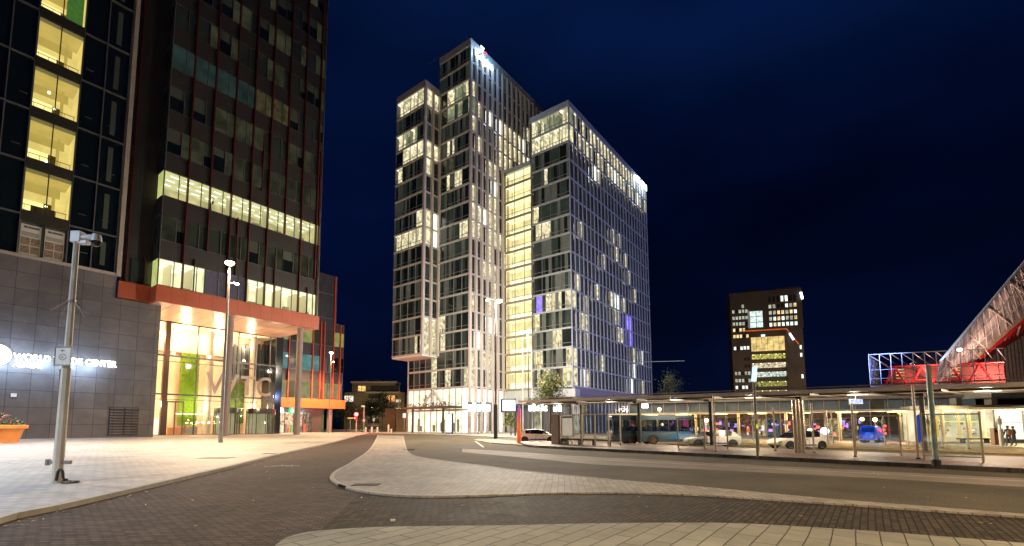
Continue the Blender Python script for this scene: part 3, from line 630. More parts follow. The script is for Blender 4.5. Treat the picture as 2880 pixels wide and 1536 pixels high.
# ================================================================ the bright tower complex in the middle
rnd=random.Random(11)
slabw=mat('white_slab_edge',(.46,.44,.40),.5,noise=.08)
slabc=mat('grey_slab_edge',(.36,.38,.40),.5,noise=.08)
finp=mat('rose_fin',(.55,.47,.42),.45,noise=.08,nscale=.3)
fing=mat('blue_grey_fin',(.30,.32,.42),.45,noise=.08)
panb=mat('blue_grey_panel',(.075,.085,.15),.45,noise=.12)
tgl=mat('tower_glass',(.012,.018,.018),.08,noise=.35,nscale=.25,spec=.8)
tgn=mat('tower_glass_green',(.03,.043,.038),.12,noise=.4,nscale=.5,spec=.8,em=(.03,.045,.035),es=.25)  # faint emission stands in for dim rooms behind the pane
tcu=mat('tower_curtain',(.10,.11,.10),.7,noise=.3,nscale=1.2,em=(.05,.06,.05),es=.3)  # curtain carries a room glow painted in as emission
tml=mat('tower_mullion',(.22,.22,.21),.4,.3)
rc=glow('tower_ceiling',(1,.93,.62),1.35,.45,1.3); rb=glow('tower_wall',(.98,.88,.54),.72,.7,.9); rf=glow('tower_floor',(.6,.5,.3),.5,.3)  # tower rooms: lamplight painted as emission, brighter on ceilings
rc2=glow('tower_ceiling_dim',(.55,.58,.34),.7,.4,.7); rb2=glow('tower_wall_dim',(.30,.34,.20),.55,.6,.5)
rcl=glow('link_ceiling',(1,.90,.46),1.25,.2,.5); rbl=glow('link_wall',(1,.86,.38),.95,.3,.35)
rw=glow('room_white',(.95,1,.86),1.7,.3,.6); rvi=glow('violet_room',(.25,.18,1),1.6,.4,.8)
tw=thing('office_tower_complex',(100,75,0),'bright white-banded glass tower complex of three stepped blocks with a yellow-lit link','tower')
def band_face(O,U,N,L,zs,n,name,lits,top,dim=None,curt=.35,mirror=False,special=None,seed=0,depth=2.6,slab=slabw,split=3):
    """left-hand faces: one glazed ribbon per storey between white slab edges"""
    r=random.Random(seed)
    for k,z in enumerate(zs):
        z1=(zs[k+1] if k+1<len(zs) else top)
        B=MB(); B.ob(O,U,N,0,L,-.3,.12,z-.23,z+.23,slab); B.build('floor_band',tw)
        B=MB(); zb=z+.23; zt=z1-.23; pw=L/n
        lit=lits[k] if k<len(lits) else 0
        for i in range(n):
            a=i*pw; b=a+pw
            strips=split if lit<.9 else 2
            run=r.random()<lit
            for j in range(strips):
                u0=a+(b-a)*j/strips; u1=a+(b-a)*(j+1)/strips
                if special and (k,i,j) in special: B.room(O,U,N,u0,u1,-.25,depth,zb,zt,special[(k,i,j)],special[(k,i,j)],special[(k,i,j)]); continue
                if run and (lit>=.7 or r.random()<.72):
                    d_=dim and k in dim
                    cm,bmm=(rc2,rb2) if (d_ and r.random()<.7) else (rc,rb)
                    B.room(O,U,N,u0,u1,-.25,depth,zb,zt,cm,bmm,rf)
                    for q_ in range(2):
                        if r.random()<.6: s_=r.uniform(0,.6); B.ob(O,U,N,u0+s_,min(u1,u0+s_+r.uniform(.15,.6)),-1.2-.4*q_,-.8-.4*q_,zb,zb+r.uniform(.5,1.6),mat('room_clutter',(.12,.1,.06),.6,em=(.3,.26,.14),es=.3))
                    if r.random()<.3: B.ob(O,U,N,u0,u0+(u1-u0)*r.uniform(.2,.5),-.45,-.4,zb,zt,mat('lit_curtain',(.3,.26,.2),.8,em=(.6,.52,.34),es=.5,noise=.25,nscale=2))
                    if r.random()<.25: B.ob(O,U,N,u0,u1,-.4,-.36,zt-r.uniform(.6,1.8),zt,mat('lit_blind',(.3,.28,.2),.8,em=(.55,.50,.30),es=.6,noise=.1))
                else:
                    q=r.random(); B.oq(O,U,N,u0,u1,-.25,zb,zt,tgl if q<.45 else tgn if q<.75 else tcu)
            B.ob(O,U,N,b-.05,b+.05,-.25,-.02,zb,zt,tml)
        B.ob(O,U,N,0,L,-.2,-.08,zb+.95,zb+1.06,tml)
        B.ob(O,U,N,-.05,.05,-.25,-.02,zb,zt,tml)
        B.build('window_band',tw)
count=[0]
def fin_face(O,U,N,L,pitch,zs,top,litf,finw,find,fm,pm,winw,own=0,seed=0,z00=None,slab=slabc,fz0=0,sub=None,special=None,skip=None):
    """right-hand faces: upright fins with tall narrow windows between"""
    r=random.Random(seed); n=max(1,round(L/pitch)); p=L/n; S=MB(); Wn=[]
    for i in range(n+1):
        B=MB(); B.ob(O,U,N,i*p-finw/2,i*p+finw/2,-.1,find,fz0,top,fm); B.build('facade_fin',tw)
    for k,z in enumerate(zs):
        z1=(zs[k+1] if k+1<len(zs) else top)
        B=MB(); B.ob(O,U,N,0,L,-.12,.10,z-.22,z+.22,slab); B.build('floor_band',tw)
        P=MB()
        for i in range(n):
            a=i*p+finw/2; b=(i+1)*p-finw/2; zb=z+.22; zt=z1-.22
            u0=a+(b-a)*(1-winw); W_=MB()
            if winw<.98: P.ob(O,U,N,a,u0,-.3,-.03,zb,zt,pm)
            if special and (k,i) in special: W_.room(O,U,N,u0,b,-.25,1.8,zb,zt,special[(k,i)],special[(k,i)],special[(k,i)])
            elif r.random()<litf(k,i,n):
                m_=rc if r.random()<.7 else rw
                W_.room(O,U,N,u0,b,-.25,1.8,zb,zt,m_,rb if r.random()<.8 else rw,rf)
                W_.ob(O,U,N,u0,b,-.32,-.26,zb+1.2,zb+1.28,tml)
                if own and r.random()<.6: cw=r.uniform(.25,.6)*(b-u0); W_.ob(O,U,N,*((u0,u0+cw) if r.random()<.5 else (b-cw,b)),-.5,-.42,zb,zt,mat('curtain_dim',(.16,.15,.14),.8,em=(.16,.14,.10),es=.6))
            else: W_.oq(O,U,N,u0,b,-.25,zb,zt,tgl if r.random()<.62 else tgn); W_.ob(O,U,N,u0,b,-.24,-.18,zb+1.0,zb+1.07,tml)
            if i<own and count[0]<99: W_.build('window',tw); count[0]+=1
            else:
                for f,m in zip(W_.f,W_.m):
                    S.poly([W_.v[q] for q in f],W_.ms[m])
        if P.f: P.build('facade_panel',tw)
    if S.f: tag(S.build('window_grid',tw),kind='stuff')
T3X,T3Y=107.7,58.6
z3=[12.1+5.1*k for k in range(15)]; top3=88.4
z2=[12.1+5.02*k for k in range(19)]; top2=107.3
z1_=[21.2+5.04*k for k in range(15)]; top1=97.0
# block with its right face: mass behind the facades
massm=mat('block_mass',(.10,.10,.11),.6)
B=MB(); B.box((110.6,61.4,0),(164.9,70.7,88.3),massm); B.box((107.7,58.6,88.4),(165,71.2,90.1),slabc); B.box((164.9,58.6,0),(165.4,71,88.4),massm); B.box((107.9,70.9,0),(165,71.2,88.4),massm) ;B.build('tower_block',tw)
B=MB(); B.box((95.2,83.4,0),(150,92.0,107.2),massm); B.box((92.1,80.2,107.3),(150,92.3,109.3),slabw); B.box((95.2,92.0,0),(150,103.8,20.9),massm); B.box((149.9,80.2,0),(150.4,104,107.3),massm); B.box((92.2,92.1,97),(95.4,92.4,107.3),massm); B.build('tower_block',tw)
B=MB(); B.box((89.2,94.8,21.3),(96,104.05,97),massm); B.box((86.3,92.0,97.0),(96,104.1,99.1),slabw); B.box((86.3,92.0,20.6),(95,104.1,21.0),mat('white_soffit',(.75,.75,.72),.4,noise=.05)); B.box((86.4,104.0,21),(96,104.2,97),massm); B.build('tower_block',tw)
B=MB(); B.box((111.4,70.2,0),(120,80.2,76.2),massm); B.box((107.9,70.2,76.2),(120,80.2,77.6),slabc); B.build('link_block',tw)
# T3 left face (towards the photographer), from its corner going left
Nn=(-1,0,0); Uy=(0,1,0)
lit3=[.3,.35,.15,.1,.3,0,0,0,.1,.65,.45,0,.75,0,.8,.8][:15]
lit3=[.5,.25,.45,.15,.3,.0,.0,.05,.35,.65,0,.5,0,.85,.85]
band_face((T3X,T3Y,0),Uy,Nn,12.0,z3,4,'t3',lit3,top3,seed=4,dim=(14,),special={(4,3,1):rvi,(4,3,0):rvi},slab=slabc)
B=MB(); B.box((107.6,58.5,0),(108.0,58.7,88.4),fing); B.build('corner_post',tw)
def lf3(k,i,n):
    if k==14: return .92
    if k==13: return .88 if i>1 else .5
    if k==12: return .55 if 5<i<9 or i==1 else .0
    if k in(4,5) and 8<=i<=14: return .4
    if k==3 and i<5: return .6
    return .05
fin_face((T3X,T3Y,0),(1,0,0),(0,-1,0),57.0,2.39,z3,top3,lf3,.26,.20,fing,panb,.72,own=6,seed=9,fz0=0,special={(4,15):rvi,(4,16):rvi,(3,16):rvi})
# T2 left face
lit2=[.35,.1,.15,.3,.0,.0,.05,.0,.25,.0,.1,.6,0,.55,.35,.5,.6,0,0]
band_face((92.1,80.2,0),Uy,Nn,11.8,z2,4,'t2',lit2,top2,seed=21,dim=(15,16),split=3)
def lf2(k,i,n):
    if k>=17: return .0
    if k==16: return .3 if i in(0,10,11) else .03
    if k in(13,14,15): return .8 if i>4 else .1
    if i in(3,4) and k<13: return .65
    if i in(0,) and k in(0,1,9,10): return .7
    return .22
fin_face((92.1,80.2,0),(1,0,0),(0,-1,0),57.8,2.41,z2,top2,lf2,.72,.45,finp,panb,1.0,own=0,seed=5,fz0=.1,slab=slabw)
# base of T2 / under the cantilever
for zz,z9 in((12.1,17.12),(17.12,21.0)):
    O=(92.1,92.0,0); B=MB(); B.ob(O,Uy,Nn,0,11.8,-.1,.12,zz-.28,zz+.28,slabw); B.build('floor_band',tw)
    B=MB()
    for i in range(5):
        a=i*2.36
        if i==0: B.room(O,Uy,Nn,a,a+2.3,-.25,2,zz+.28,z9-.28,rc,rb,rf)
        else: B.oq(O,Uy,Nn,a,a+2.3,-.25,zz+.28,z9-.28,tgn if i%2 else tgl)
        B.ob(O,Uy,Nn,a-.05,a+.05,-.25,-.02,zz+.28,z9-.28,tml)
    B.ob(O,Uy,Nn,0,11.8,-.2,-.08,zz+1.2,zz+1.3,tml); B.build('window_band',tw)
B=MB(); B.box((92.1,103.8,0),(96,104.0,21),slabw); B.build('corner_post',tw)
# T1 left and right faces
lit1=[.45,.3,.0,.0,.0,.0,.85,.7,.0,.1,.6,.9,.75,.15,.95]
band_face((86.3,92.0,0),Uy,Nn,12.1,z1_,4,'t1',lit1,top1,seed=13,dim=(12,),split=3)
fin_face((86.3,92.0,0),(1,0,0),(0,-1,0),5.8,2.9,z1_,top1,lambda k,i,n:{14:.6,11:.9,7:.9,6:.9,10:.5,1:.8,0:.7}.get(k,.15),.75,.55,finp,panb,1.0,own=0,seed=6,fz0=20.9,slab=slabw)
# link: every storey lit
zl_=[12.1+5.02*k for k in range(13)]
for k,z in enumerate(zl_):
    O=(107.9,70.2,0); z9=z+5.02 if k<12 else 76.2
    B=MB(); B.ob(O,Uy,Nn,0,10,-.1,.05,z-.45,z+.2,mat('link_slab',(.30,.27,.2),.5)); B.build('floor_band',tw)
    B=MB(); B.room(O,Uy,Nn,.1,9.9,-.2,3,z+.2,z9-.45,rcl,rbl,rcl if k%2 else rf)
    B.ob(O,Uy,Nn,.1,9.9,-2.6,-2.4,z+.2,z+1.9,glow('link_glare',(1,.95,.60),1.5,.3,.5))
    for i in range(4): B.ob(O,Uy,Nn,i*3.3,i*3.3+.1,-.22,-.02,z+.2,z9-.45,tml)
    B.ob(O,Uy,Nn,0,10,-.2,-.08,z+1.3,z+1.4,tml); B.build('window_band',tw)
B=MB(); B.ob((107.9,70.2,0),Uy,Nn,0,10,-.1,.6,8.0,11.6,mat('link_fascia',(.5,.52,.5),.5)); B.build('entrance_fascia',tw)
# ground storeys
lw=glow('lobby_cream',(1,.90,.62),1.35,.4,.5); lw2=glow('lobby_bright',(1,.96,.82),2.2,.4,.5)
O=(92.1,80.2,0); B=MB(); B.room(O,Uy,Nn,.3,23.5,-.3,2.6,.2,11.8,lw,lw,lw)
for i in range(11):
    a=.3+i*2.32; B.ob(O,Uy,Nn,a-.06,a+.06,-.3,-.05,.2,11.8,tml)
rr=random.Random(8)
for i in range(22): 
    a=rr.uniform(.8,22.5); z_=rr.choice([.3,.3,6.6]); B.ob(O,Uy,Nn,a,a+rr.uniform(.3,.8),-2.6,-2.0,z_,z_+rr.uniform(1.2,4.3),mat('lobby_clutter',(.08,.07,.05),.6,em=(.16,.14,.09),es=.5))  # dark clutter boxes, faint lobby light painted in as emission
for z in(6.1,): B.ob(O,Uy,Nn,0,23.6,-.35,.1,z-.25,z+.25,slabw)
B.build('lobby_front',tw)
st=mat('white_strut',(.55,.55,.5),.4)
B=MB(); c=(91.5,92.9,0)
for y in(87.8,98.0): B.tube([(91.6,92.9,11.6),(91.6,y,6.2)],.38,st,8)
B.tube([(91.6,92.9,11.9),(91.6,92.9,6.2)],.42,st,8); B.build('strut',tw)
B=MB(); B.box((87.5,82.0,6.5),(91.6,101.0,7.0),mat('canopy_dark',(.04,.03,.025),.5)); 
for y in(85.5,97.0): B.tube([(88,y,.1),(88,y,6.5)],.3,mat('canopy_dark',(.04,.03,.025),.5),10)
B.build('entrance_canopy',tw)
rr=random.Random(4)
hg=mat('hanging_plants',(.10,.045,.02),.8,noise=.5,nscale=3)
B=MB()
for i in range(500):
    c_=Vector((rr.uniform(87.3,91.5),rr.uniform(82,101),7.0+rr.random()*.9)); s_=rr.uniform(.12,.3)
    B.poly([c_,c_+Vector((rr.uniform(-s_,s_),s_,rr.uniform(-s_,s_))),c_+Vector((rr.uniform(-s_,s_),-s_*.3,s_))],hg)
tag(B.build('canopy_planting',tw),kind='stuff')
# right-hand ground storeys (bright shopfronts behind the fins)
O=(92.1,80.2,0); B=MB(); B.room(O,(1,0,0),(0,-1,0),.4,15.5,-.3,2.7,.2,11.6,lw2,lw2,lw); 
for i in range(14): 
    a=rr.uniform(.8,14.5); B.ob(O,(1,0,0),(0,-1,0),a,a+.5,-2.6,-2.1,.3,rr.uniform(1.5,9),mat('lobby_clutter',(.08,.07,.05),.6))
B.build('shop_front',tw)
O=(107.9,70.2,0); B=MB(); B.room(O,Uy,Nn,.1,9.9,-.2,4,.2,7.8,glow('link_ground',(.30,.42,.40),.8,.7,.7),glow('link_ground2',(.35,.32,.22),.8,.8,.5),rf); B.build('shop_front',tw)
O=(107.7,58.6,0); B=MB(); B.room(O,Uy,Nn,.1,11.9,-.2,4,.2,11.7,glow('hotel_ground',(.45,.48,.40),.7,.8,.5),glow('hotel_ground2',(.5,.45,.3),.7,.8,.5),rf)
for i in range(6): B.ob(O,Uy,Nn,i*2.38,i*2.38+.12,-.2,0,.2,11.8,tml)
B.ob(O,Uy,Nn,-2,12.0,-.1,2.5,9.2,11.2,slabc); B.build('shop_front',tw)
B=MB(); B.ob((107.7,58.6,0),(1,0,0),(0,-1,0),0,57,-.3,-.2,.2,11.9,tgn); B.ob((107.7,58.6,0),(1,0,0),(0,-1,0),0,57,-.2,.6,9.3,11.9,mat('lilac_fascia',(.16,.15,.22),.5)); B.build('ground_fascia',tw)
B=MB(); B.box((92.0,80.1,0),(92.9,80.3,107.4),finp); B.build('corner_post',tw)
for i in range(6):
    B=MB(); B.tube([(92.6,81+i*3.3,109.3),(92.6,81+i*3.3,110.6)],.05,tml,5,False); 
    if i<5: B.tube([(92.6,81+i*3.3,110.5),(92.6,84.3+i*3.3,110.5)],.05,tml,5,False)
    B.build('roof_rail',tw)
# roof sign
rg=glow('roof_sign_white',(.8,.95,1),6,0)
sg=thing('roof_sign',(93,79.3,104),'glowing white rooftop letters with small red dot on the tallest block','sign')
text('letters','Regus',(92.75,79.2,104.2),(1,0,0),(0,0,1),2.1,rg,sg,.15,.03,1.15)
B=MB(); B.hexa([(95.2,79.1,107.9),(96.6,79.1,107.9),(96.6,79.25,107.9),(95.2,79.25,107.9),(95.2,79.1,109),(96.6,79.1,109),(96.6,79.25,109),(95.2,79.25,109)],rg) if False else B.poly([(95.3,79.15,108.6),(96.0,79.15,106.9),(96.8,79.15,108.6)],rg)
B.poly([(95.3,79.25,108.6),(96.0,79.25,106.9),(96.8,79.25,108.6)],rg); B.build('emblem',sg)
B=MB(); B.ball((97.2,79.1,107.4),.35,glow('sign_red',(1,.03,.08),3,0),10,6); B.build('red_dot',sg)
for x in(93.6,97,100): lamp_light('roof_sign_glow',(x,78.2,105.5),700,(.25,.55,1),.6)
sg=thing('roof_sign',(158,58.0,86),'white lit lettering at the far top corner of the lower right block','sign')
B=MB(); rr=random.Random(2); x=152.5
while x<164:
    w_=rr.uniform(.7,1.1); h_=rr.choice([1.5,2.1,2.1]); k=rr.randrange(3); y0,y1=57.85,58.0
    B.box((x,y0,86.6),(x+.3,y1,86.6+h_),wg)
    if k==0: B.box((x,y0,86.6+h_-.3),(x+w_,y1,86.6+h_),wg); B.box((x,y0,87.4),(x+w_*.8,y1,87.65),wg)
    elif k==1: B.box((x+w_-.3,y0,86.6),(x+w_,y1,86.6+h_),wg); B.box((x,y0,86.6),(x+w_,y1,86.9),wg)
    else: B.box((x,y0,86.6),(x+w_,y1,86.9),wg)
    x+=w_+.35
B.build('letter_strokes',sg)
for x in(155,161): lamp_light('roof_sign_glow',(x,56.8,87),500,(.25,.6,1),.6)
# floodlights that wash the fins from the pavement
# ================================================================ far brick tower with notch
fl=LD(129,250); fr_=LD(160.5,239); U3=(fr_-fl).normalized(); N3=Vector((-U3.y,U3.x,0)); 
if N3.dot(LD(0,1))>0: N3=-N3
ft=thing('far_tower',fl,'distant dark brick tower with an orange-edged notch and small lit windows','tower')
bk=mat('dark_brick',(.10,.072,.06),.8,noise=.2,nscale=.2); W=33.4
def fo(B,u0,u1,n0,n1,z0,z1,m): B.ob(fl,U3,N3,u0,u1,n0,n1,z0,z1,m)
B=MB(); fo(B,0,W,-12,0,52,73,bk); fo(B,0,6.8,-12,0,0,52,bk); fo(B,27.5,W+.4,-12,-3.2,0,52,bk); fo(B,6.8,27.5,-12,-3.2,0,52,bk)
fo(B,6.8,9.2,-3.2,-.2,0,50,bk); fo(B,8,16,-11,-4,73,75.5,mat('plant_room',(.02,.02,.03),.7)); fo(B,22,W,-11,-2,73,74.3,bk); B.build('tower_body',ft)
B=MB(); fo(B,6.8,25.8,-.05,.12,51.7,52.2,glow('orange_edge',(1,.18,.03),.6,.3)); 
B.tube([fl+U3*25.8+Vector((0,0,51.9)),fl+U3*30.8-N3*0+Vector((0,0,43.5))+N3*.1],.25,glow('orange_edge',(1,.18,.03),.6,.3),6); B.build('orange_edge',ft)
rr=random.Random(17)
wm=[glow('far_win_warm',(1,.72,.35),1.0,.5,.6),glow('far_win_white',(.9,1,.9),1.3,.4,.6),glow('far_win_pale',(.75,.78,.6),.6,.5,.6),mat('far_win_dark',(.03,.03,.03),.2)]
def fwin(u,z,m,w_=1.0,h_=1.7):
    B=MB(); fo(B,u,u+w_,-.02,.06,z,z+h_,m); fo(B,u+w_*.42,u+w_*.5,.0,.09,z,z+h_,mull); B.build('window',ft)
for r_,z in enumerate([68.0,65.3,61.8,58.6,55.3,51.9,45.5,39.5,35.8,32.0,28.2,24.6]):
    for c in range(5):
        if r_==0 and c not in(3,): continue
        p={1:2,2:2,3:2,4:0,5:0,6:1,7:3,8:3,9:2,10:2,11:1}.get(r_,2)
        if r_ in(7,8) and c<3: continue
        fwin(.9+c*1.55,z-3.4,wm[p if rr.random()<.85 else 3])
for r_,z in enumerate([66.5,63.3,59.9,56.7,53.6]):
    for c in range(7):
        p=3 if r_==0 and rr.random()<.7 else (3 if r_==1 and 2<=c<4 else rr.choice([0,1,2,1]))
        fwin(18.2+c*1.9,z,wm[p],1.15,1.9 if r_ else 3.0)
B=MB()
for a in range(2):
    for b in range(3): fo(B,9.2+a*3.1,12.0+a*3.1,-.02,.08,53.6+b*3.0,56.3+b*3.0,glow('stair_grid',(.72,.9,.85),1.0,.5,1.2))
fo(B,8.2,9.0,-.02,.06,53.3,63,mat('grey_strip',(.2,.2,.2),.5,em=(.12,.12,.12),es=1)); B.build('stair_glazing',ft)
B=MB(); fo(B,9.3,25.2,-3.0,-2.9,41.3,48.8,glow('far_yellow',(1,.72,.26),.75,.5,.5))
for i in range(7): fo(B,9.3+i*2.65,9.42+i*2.65,-2.9,-2.7,41.3,49,mull)
B.build('glazed_storey',ft)
for k,(z,c_) in enumerate([(37.0,'far_storey_a'),(32.3,'far_storey_b'),(27.5,'far_storey_c'),(22.5,'far_storey_d'),(17.8,'far_storey_e'),(13.0,'far_storey_f')]):
    col=[(.55,.5,.12),(.75,.62,.4),(.6,.7,.6),(.32,.30,.08),(.35,.30,.12),(.25,.2,.1)][k]
    B=MB(); fo(B,9.3,25.2,-3.0,-2.9,z,z+2.6,glow(c_,col,.8,.9,1.0))
    for q in range(5): B.ball(fl+U3*(10.2+q*3.6)-N3*2.7+Vector((0,0,z+2.3)),.22,glow('far_spot',(1,.9,.6),3,0),6,4)
    B.build('glazed_storey',ft)
B=MB(); fo(B,25.4,25.8,-3,-.2,0,50,bk); B.tube([fl+U3*33.0+N3*.3+Vector((0,0,70.5)),fl+U3*33.6+N3*.3+Vector((0,0,67.0))],.5,glow('far_sign_white',(.8,.9,1),5,0),8)
B.tube([fl+U3*27+N3*.1+Vector((0,0,49.5)),fl+U3*28.6+N3*.1+Vector((0,0,46))],.4,glow('far_sign_white',(.8,.9,1),5,0),8); fo(B,14.5,16.3,-2.6,-2.5,49.0,50.0,glow('far_logo',(.5,.85,1),2,0)); B.build('lit_sign',ft)
for z in(41,37,26): fwin(31.2,z,wm[1],.8,2)
# ================================================================ street lamps
galv=mat('galvanised_steel',(.27,.25,.23),.42,.55,noise=.12,nscale=2)
polec=mat('painted_pole',(.48,.44,.36),.5,.1,noise=.18,nscale=2.5)
dkst=mat('dark_steel',(.035,.045,.055),.4,.4,noise=.1)
hot=glow('lamp_hot',(1,.70,.42),40,0); hotw=glow('lamp_hot_white',(1,.88,.72),30,0)
def street_lamp(loc,h,label,power,col,head=(1,0),second=None,base_r=.17,m=galv,hm=hot,grp='tall street lamps',lr=.4,cone=None):
    t=thing('street_lamp',loc,label,'street lamp',group=grp); x,y=loc[0],loc[1]
    B=MB(); B.tube([(x,y,0),(x,y,.9)],base_r*1.25,m,12); B.tube([(x,y,.9),(x,y,h*.5),(x,y,h)],[base_r,base_r*.8,base_r*.55],m,12); B.build('pole',t,smooth=True)
    d=LD(head[0],head[1]); d.z=0
    e=Vector((x,y,h))+d
    B=MB(); B.tube([(x,y,h-.1),(e.x,e.y,h+.05)],.06,m,6)
    B.lathe((e.x,e.y,h),[(0,.16),(.3,.14),(.5,0),(.46,-.02)],dkst,16); B.build('lamp_head',t)
    B=MB(); B.ball((e.x,e.y,h-.13),.5 if power else .2,hm if power else mat('lamp_off',(.5,.5,.5),.3),12,6,(1,1,.55)); B.build('lamp_glass',t)
    if second:
        d2=LD(second[0],0); q=Vector((x,y,second[1]))+d2
        B=MB(); B.tube([(x,y,second[1]),(q.x,q.y,second[1])],.05,m,6); B.box((q.x-.35,q.y-.2,second[1]),(q.x+.35,q.y+.2,second[1]+.14),dkst); B.build('lower_head',t)
        B=MB(); B.ball((q.x,q.y,second[1]-.1),.22,hm,10,6,(1,1,.5)); B.build('lamp_glass',t)
    if power: lamp_light('lamp_light',(e.x,e.y,h-.75),power,col,lr,t,spot=cone)
    return t
PA=G(620,1248); PC=G(925,1219); PD_=G(1394,1234); 
P1=66000
street_lamp((PA.x,PA.y,0),20.7,'tall slim street lamp on the plaza before the orange overhang, two lit heads',P1,WARM,(0,0),(.95,18.2),.2,cone=152)
street_lamp((PC.x,PC.y,0),21.0,'street lamp on the far plaza in front of the low red-finned wing',P1*.8,WARM,(0,0),(.6,18.6),.16,cone=152)
street_lamp((PD_.x,PD_.y,0),21.6,'dark-based street lamp with short arm standing before the tower fins',P1*.8,(1,.88,.72),(.6,0),(-1.3,21.7),.19,hm=hotw)
pe=LD((1487-1380)/1335.6*95.7,95.7); street_lamp((pe.x,pe.y,0),21.3,'thin street lamp against the yellow-lit link between the towers',P1*.68,(1,.88,.72),(-1.1,0),(.5,21.5),.17,hm=hotw)
pf=LD((1122-1380)/1335.6*215,215); street_lamp((pf.x,pf.y,0),21.5,'unlit pale lamp post left of the tower complex',0,WARM,(0,0),None,.3)
B=MB(); B.tube([(PD_.x,PD_.y,0),(PD_.x,PD_.y,5.2)],.3,dkst,12); o=B.build('pole_sleeve',[k for k in bpy.data.objects if k.name=='street_lamp.002'][0])
# unseen lamps, assumed and added to light the ground, behind and beside the photographer
for l,d in((-30,-2),(6,-14),(38,-4),(-46,30)):
    p=LD(l,d); street_lamp((p.x,p.y,0),20.5,'unseen street lamp assumed %s'%{-30:'behind the left kerb',6:'behind the front pavement',38:'behind the bus lane',-46:'at the left end of the plaza'}[l],{-30:56000,6:38000,38:56000,-46:60000}[l],COOL if l==-46 else ((.62,.78,1) if l==-30 else (1,.72,.37)),(0,0),None,.17,lr=.5,cone=150)
# ================================================================ camera pole
cb=G(160,1357,.12); t=thing('camera_pole',(cb.x,cb.y,.12),'tapered beige steel pole with security camera, anti-climb spikes and bracket','camera pole')
x,y=cb.x,cb.y; 
U=LD(1,0); V=LD(0,1)
B=MB(); 
def sqp(B,z0,z1,r0,r1,m):
    B.tube([(x,y,z0),(x,y,z1)],[r0,r1],m,8)
sqp(B,.12,3.95,.155,.135,polec); sqp(B,3.95,8.35,.11,.085,polec); B.lathe((x,y,.12),[(.19,0),(.19,.06),(.155,.3)],polec,8); B.build('pole',t)
wm_=mat('camera_white',(.62,.60,.60),.4)
B=MB(); O=(x,y,0)
B.ob(O,U,V,-.14,.2,-.13,.13,8.33,8.72,wm_); B.tube([(x+U.x*.15,y+U.y*.15,8.5),(x+U.x*.6,y+U.y*.6,8.53)],.11,wm_,10); B.ob(O,U,V,.1,.42,-.1,.1,8.27,8.4,wm_); B.build('camera_arm',t,bevel=.02)
B=MB(); c=(x+U.x*.68,y+U.y*.68,8.42); B.lathe(c,[(0,.22),(.12,.2),(.15,.08),(.16,-.05)],wm_,16); B.build('camera_housing',t,smooth=True)
B=MB(); B.ball((c[0],c[1],c[2]-.09),.145,mat('dome_black',(.01,.01,.012),.06,noise=0),16,9); B.build('camera_dome',t,smooth=True)
B=MB()
for k in range(10):
    a=2*math.pi*k/10; B.tube([(x+math.cos(a)*.11,y+math.sin(a)*.11,6.25),(x+math.cos(a)*.52,y+math.sin(a)*.52,5.93-.1*(k%2))],[.014,.007],galv,5)
B.lathe((x,y,6.2),[(.125,0),(.125,.1)],galv,12); B.build('spike_collar',t)
B=MB(); B.ob(O,U,V,-.34,.34,-.03,.03,.72,.84,galv); B.ob(O,U,V,-.4,-.32,-.06,.06,.68,.88,galv); B.ob(O,U,V,.32,.4,-.06,.06,.72,.84,galv); B.build('bracket',t)
B=MB(); B.tube([(x-U.x*.11-V.x*.1,y-U.y*.11-V.y*.1,4.15-1.0),(x-U.x*.11-V.x*.1,y-U.y*.11-V.y*.1,3.9)],.018,galv,6); B.build('cable_duct',t)
# parking sign on it
sg=thing('parking_sign',(x-V.x*.2,y-V.y*.2,4.1),'small white sign with left arrow and round symbol strapped to the camera pole','sign')
o=(x-V.x*.17,y-V.y*.17,0); B=MB(); sw=mat('sign_face',(.55,.52,.46),.5); B.ob(o,U,V,-.24,.27,-.015,.015,4.03,4.62,sw); B.build('sign_plate',sg,bevel=.01)
B=MB(); B.ob(o,U,V,-.26,.29,-.03,-.0,4.0,4.035,galv); B.ob(o,U,V,-.26,.29,-.03,0,4.615,4.65,galv); B.ob(o,U,V,-.265,-.24,-.03,0,4.0,4.65,galv); B.ob(o,U,V,.27,.295,-.03,0,4.0,4.65,galv); B.build('sign_frame',sg)
bl=mat('sign_black',(.06,.055,.05),.5,noise=0); B=MB(); P=lambda u,z:(o[0]+U.x*u-V.x*.02,o[1]+U.y*u-V.y*.02,z)
B.poly([P(-.06,4.51),P(0,4.56),P(0,4.46)],bl); B.poly([P(0,4.5),P(.08,4.5),P(.08,4.52),P(0,4.52)],bl)
cc=(.01,4.29)
for k in range(24):
    a0,a1=2*math.pi*k/24,2*math.pi*(k+1)/24
    if k in(1,):continue
    B.poly([P(cc[0]+.125*math.cos(a0),cc[1]+.105*math.sin(a0)),P(cc[0]+.125*math.cos(a1),cc[1]+.105*math.sin(a1)),P(cc[0]+.107*math.cos(a1),cc[1]+.088*math.sin(a1)),P(cc[0]+.107*math.cos(a0),cc[1]+.088*math.sin(a0))],bl)
B.build('arrow_and_ring',sg)
tx=text('symbol','24',(o[0]-U.x*.06-V.x*.02,o[1]-U.y*.06-V.y*.02,4.25),U,(0,0,1),.075,bl,sg,.004)
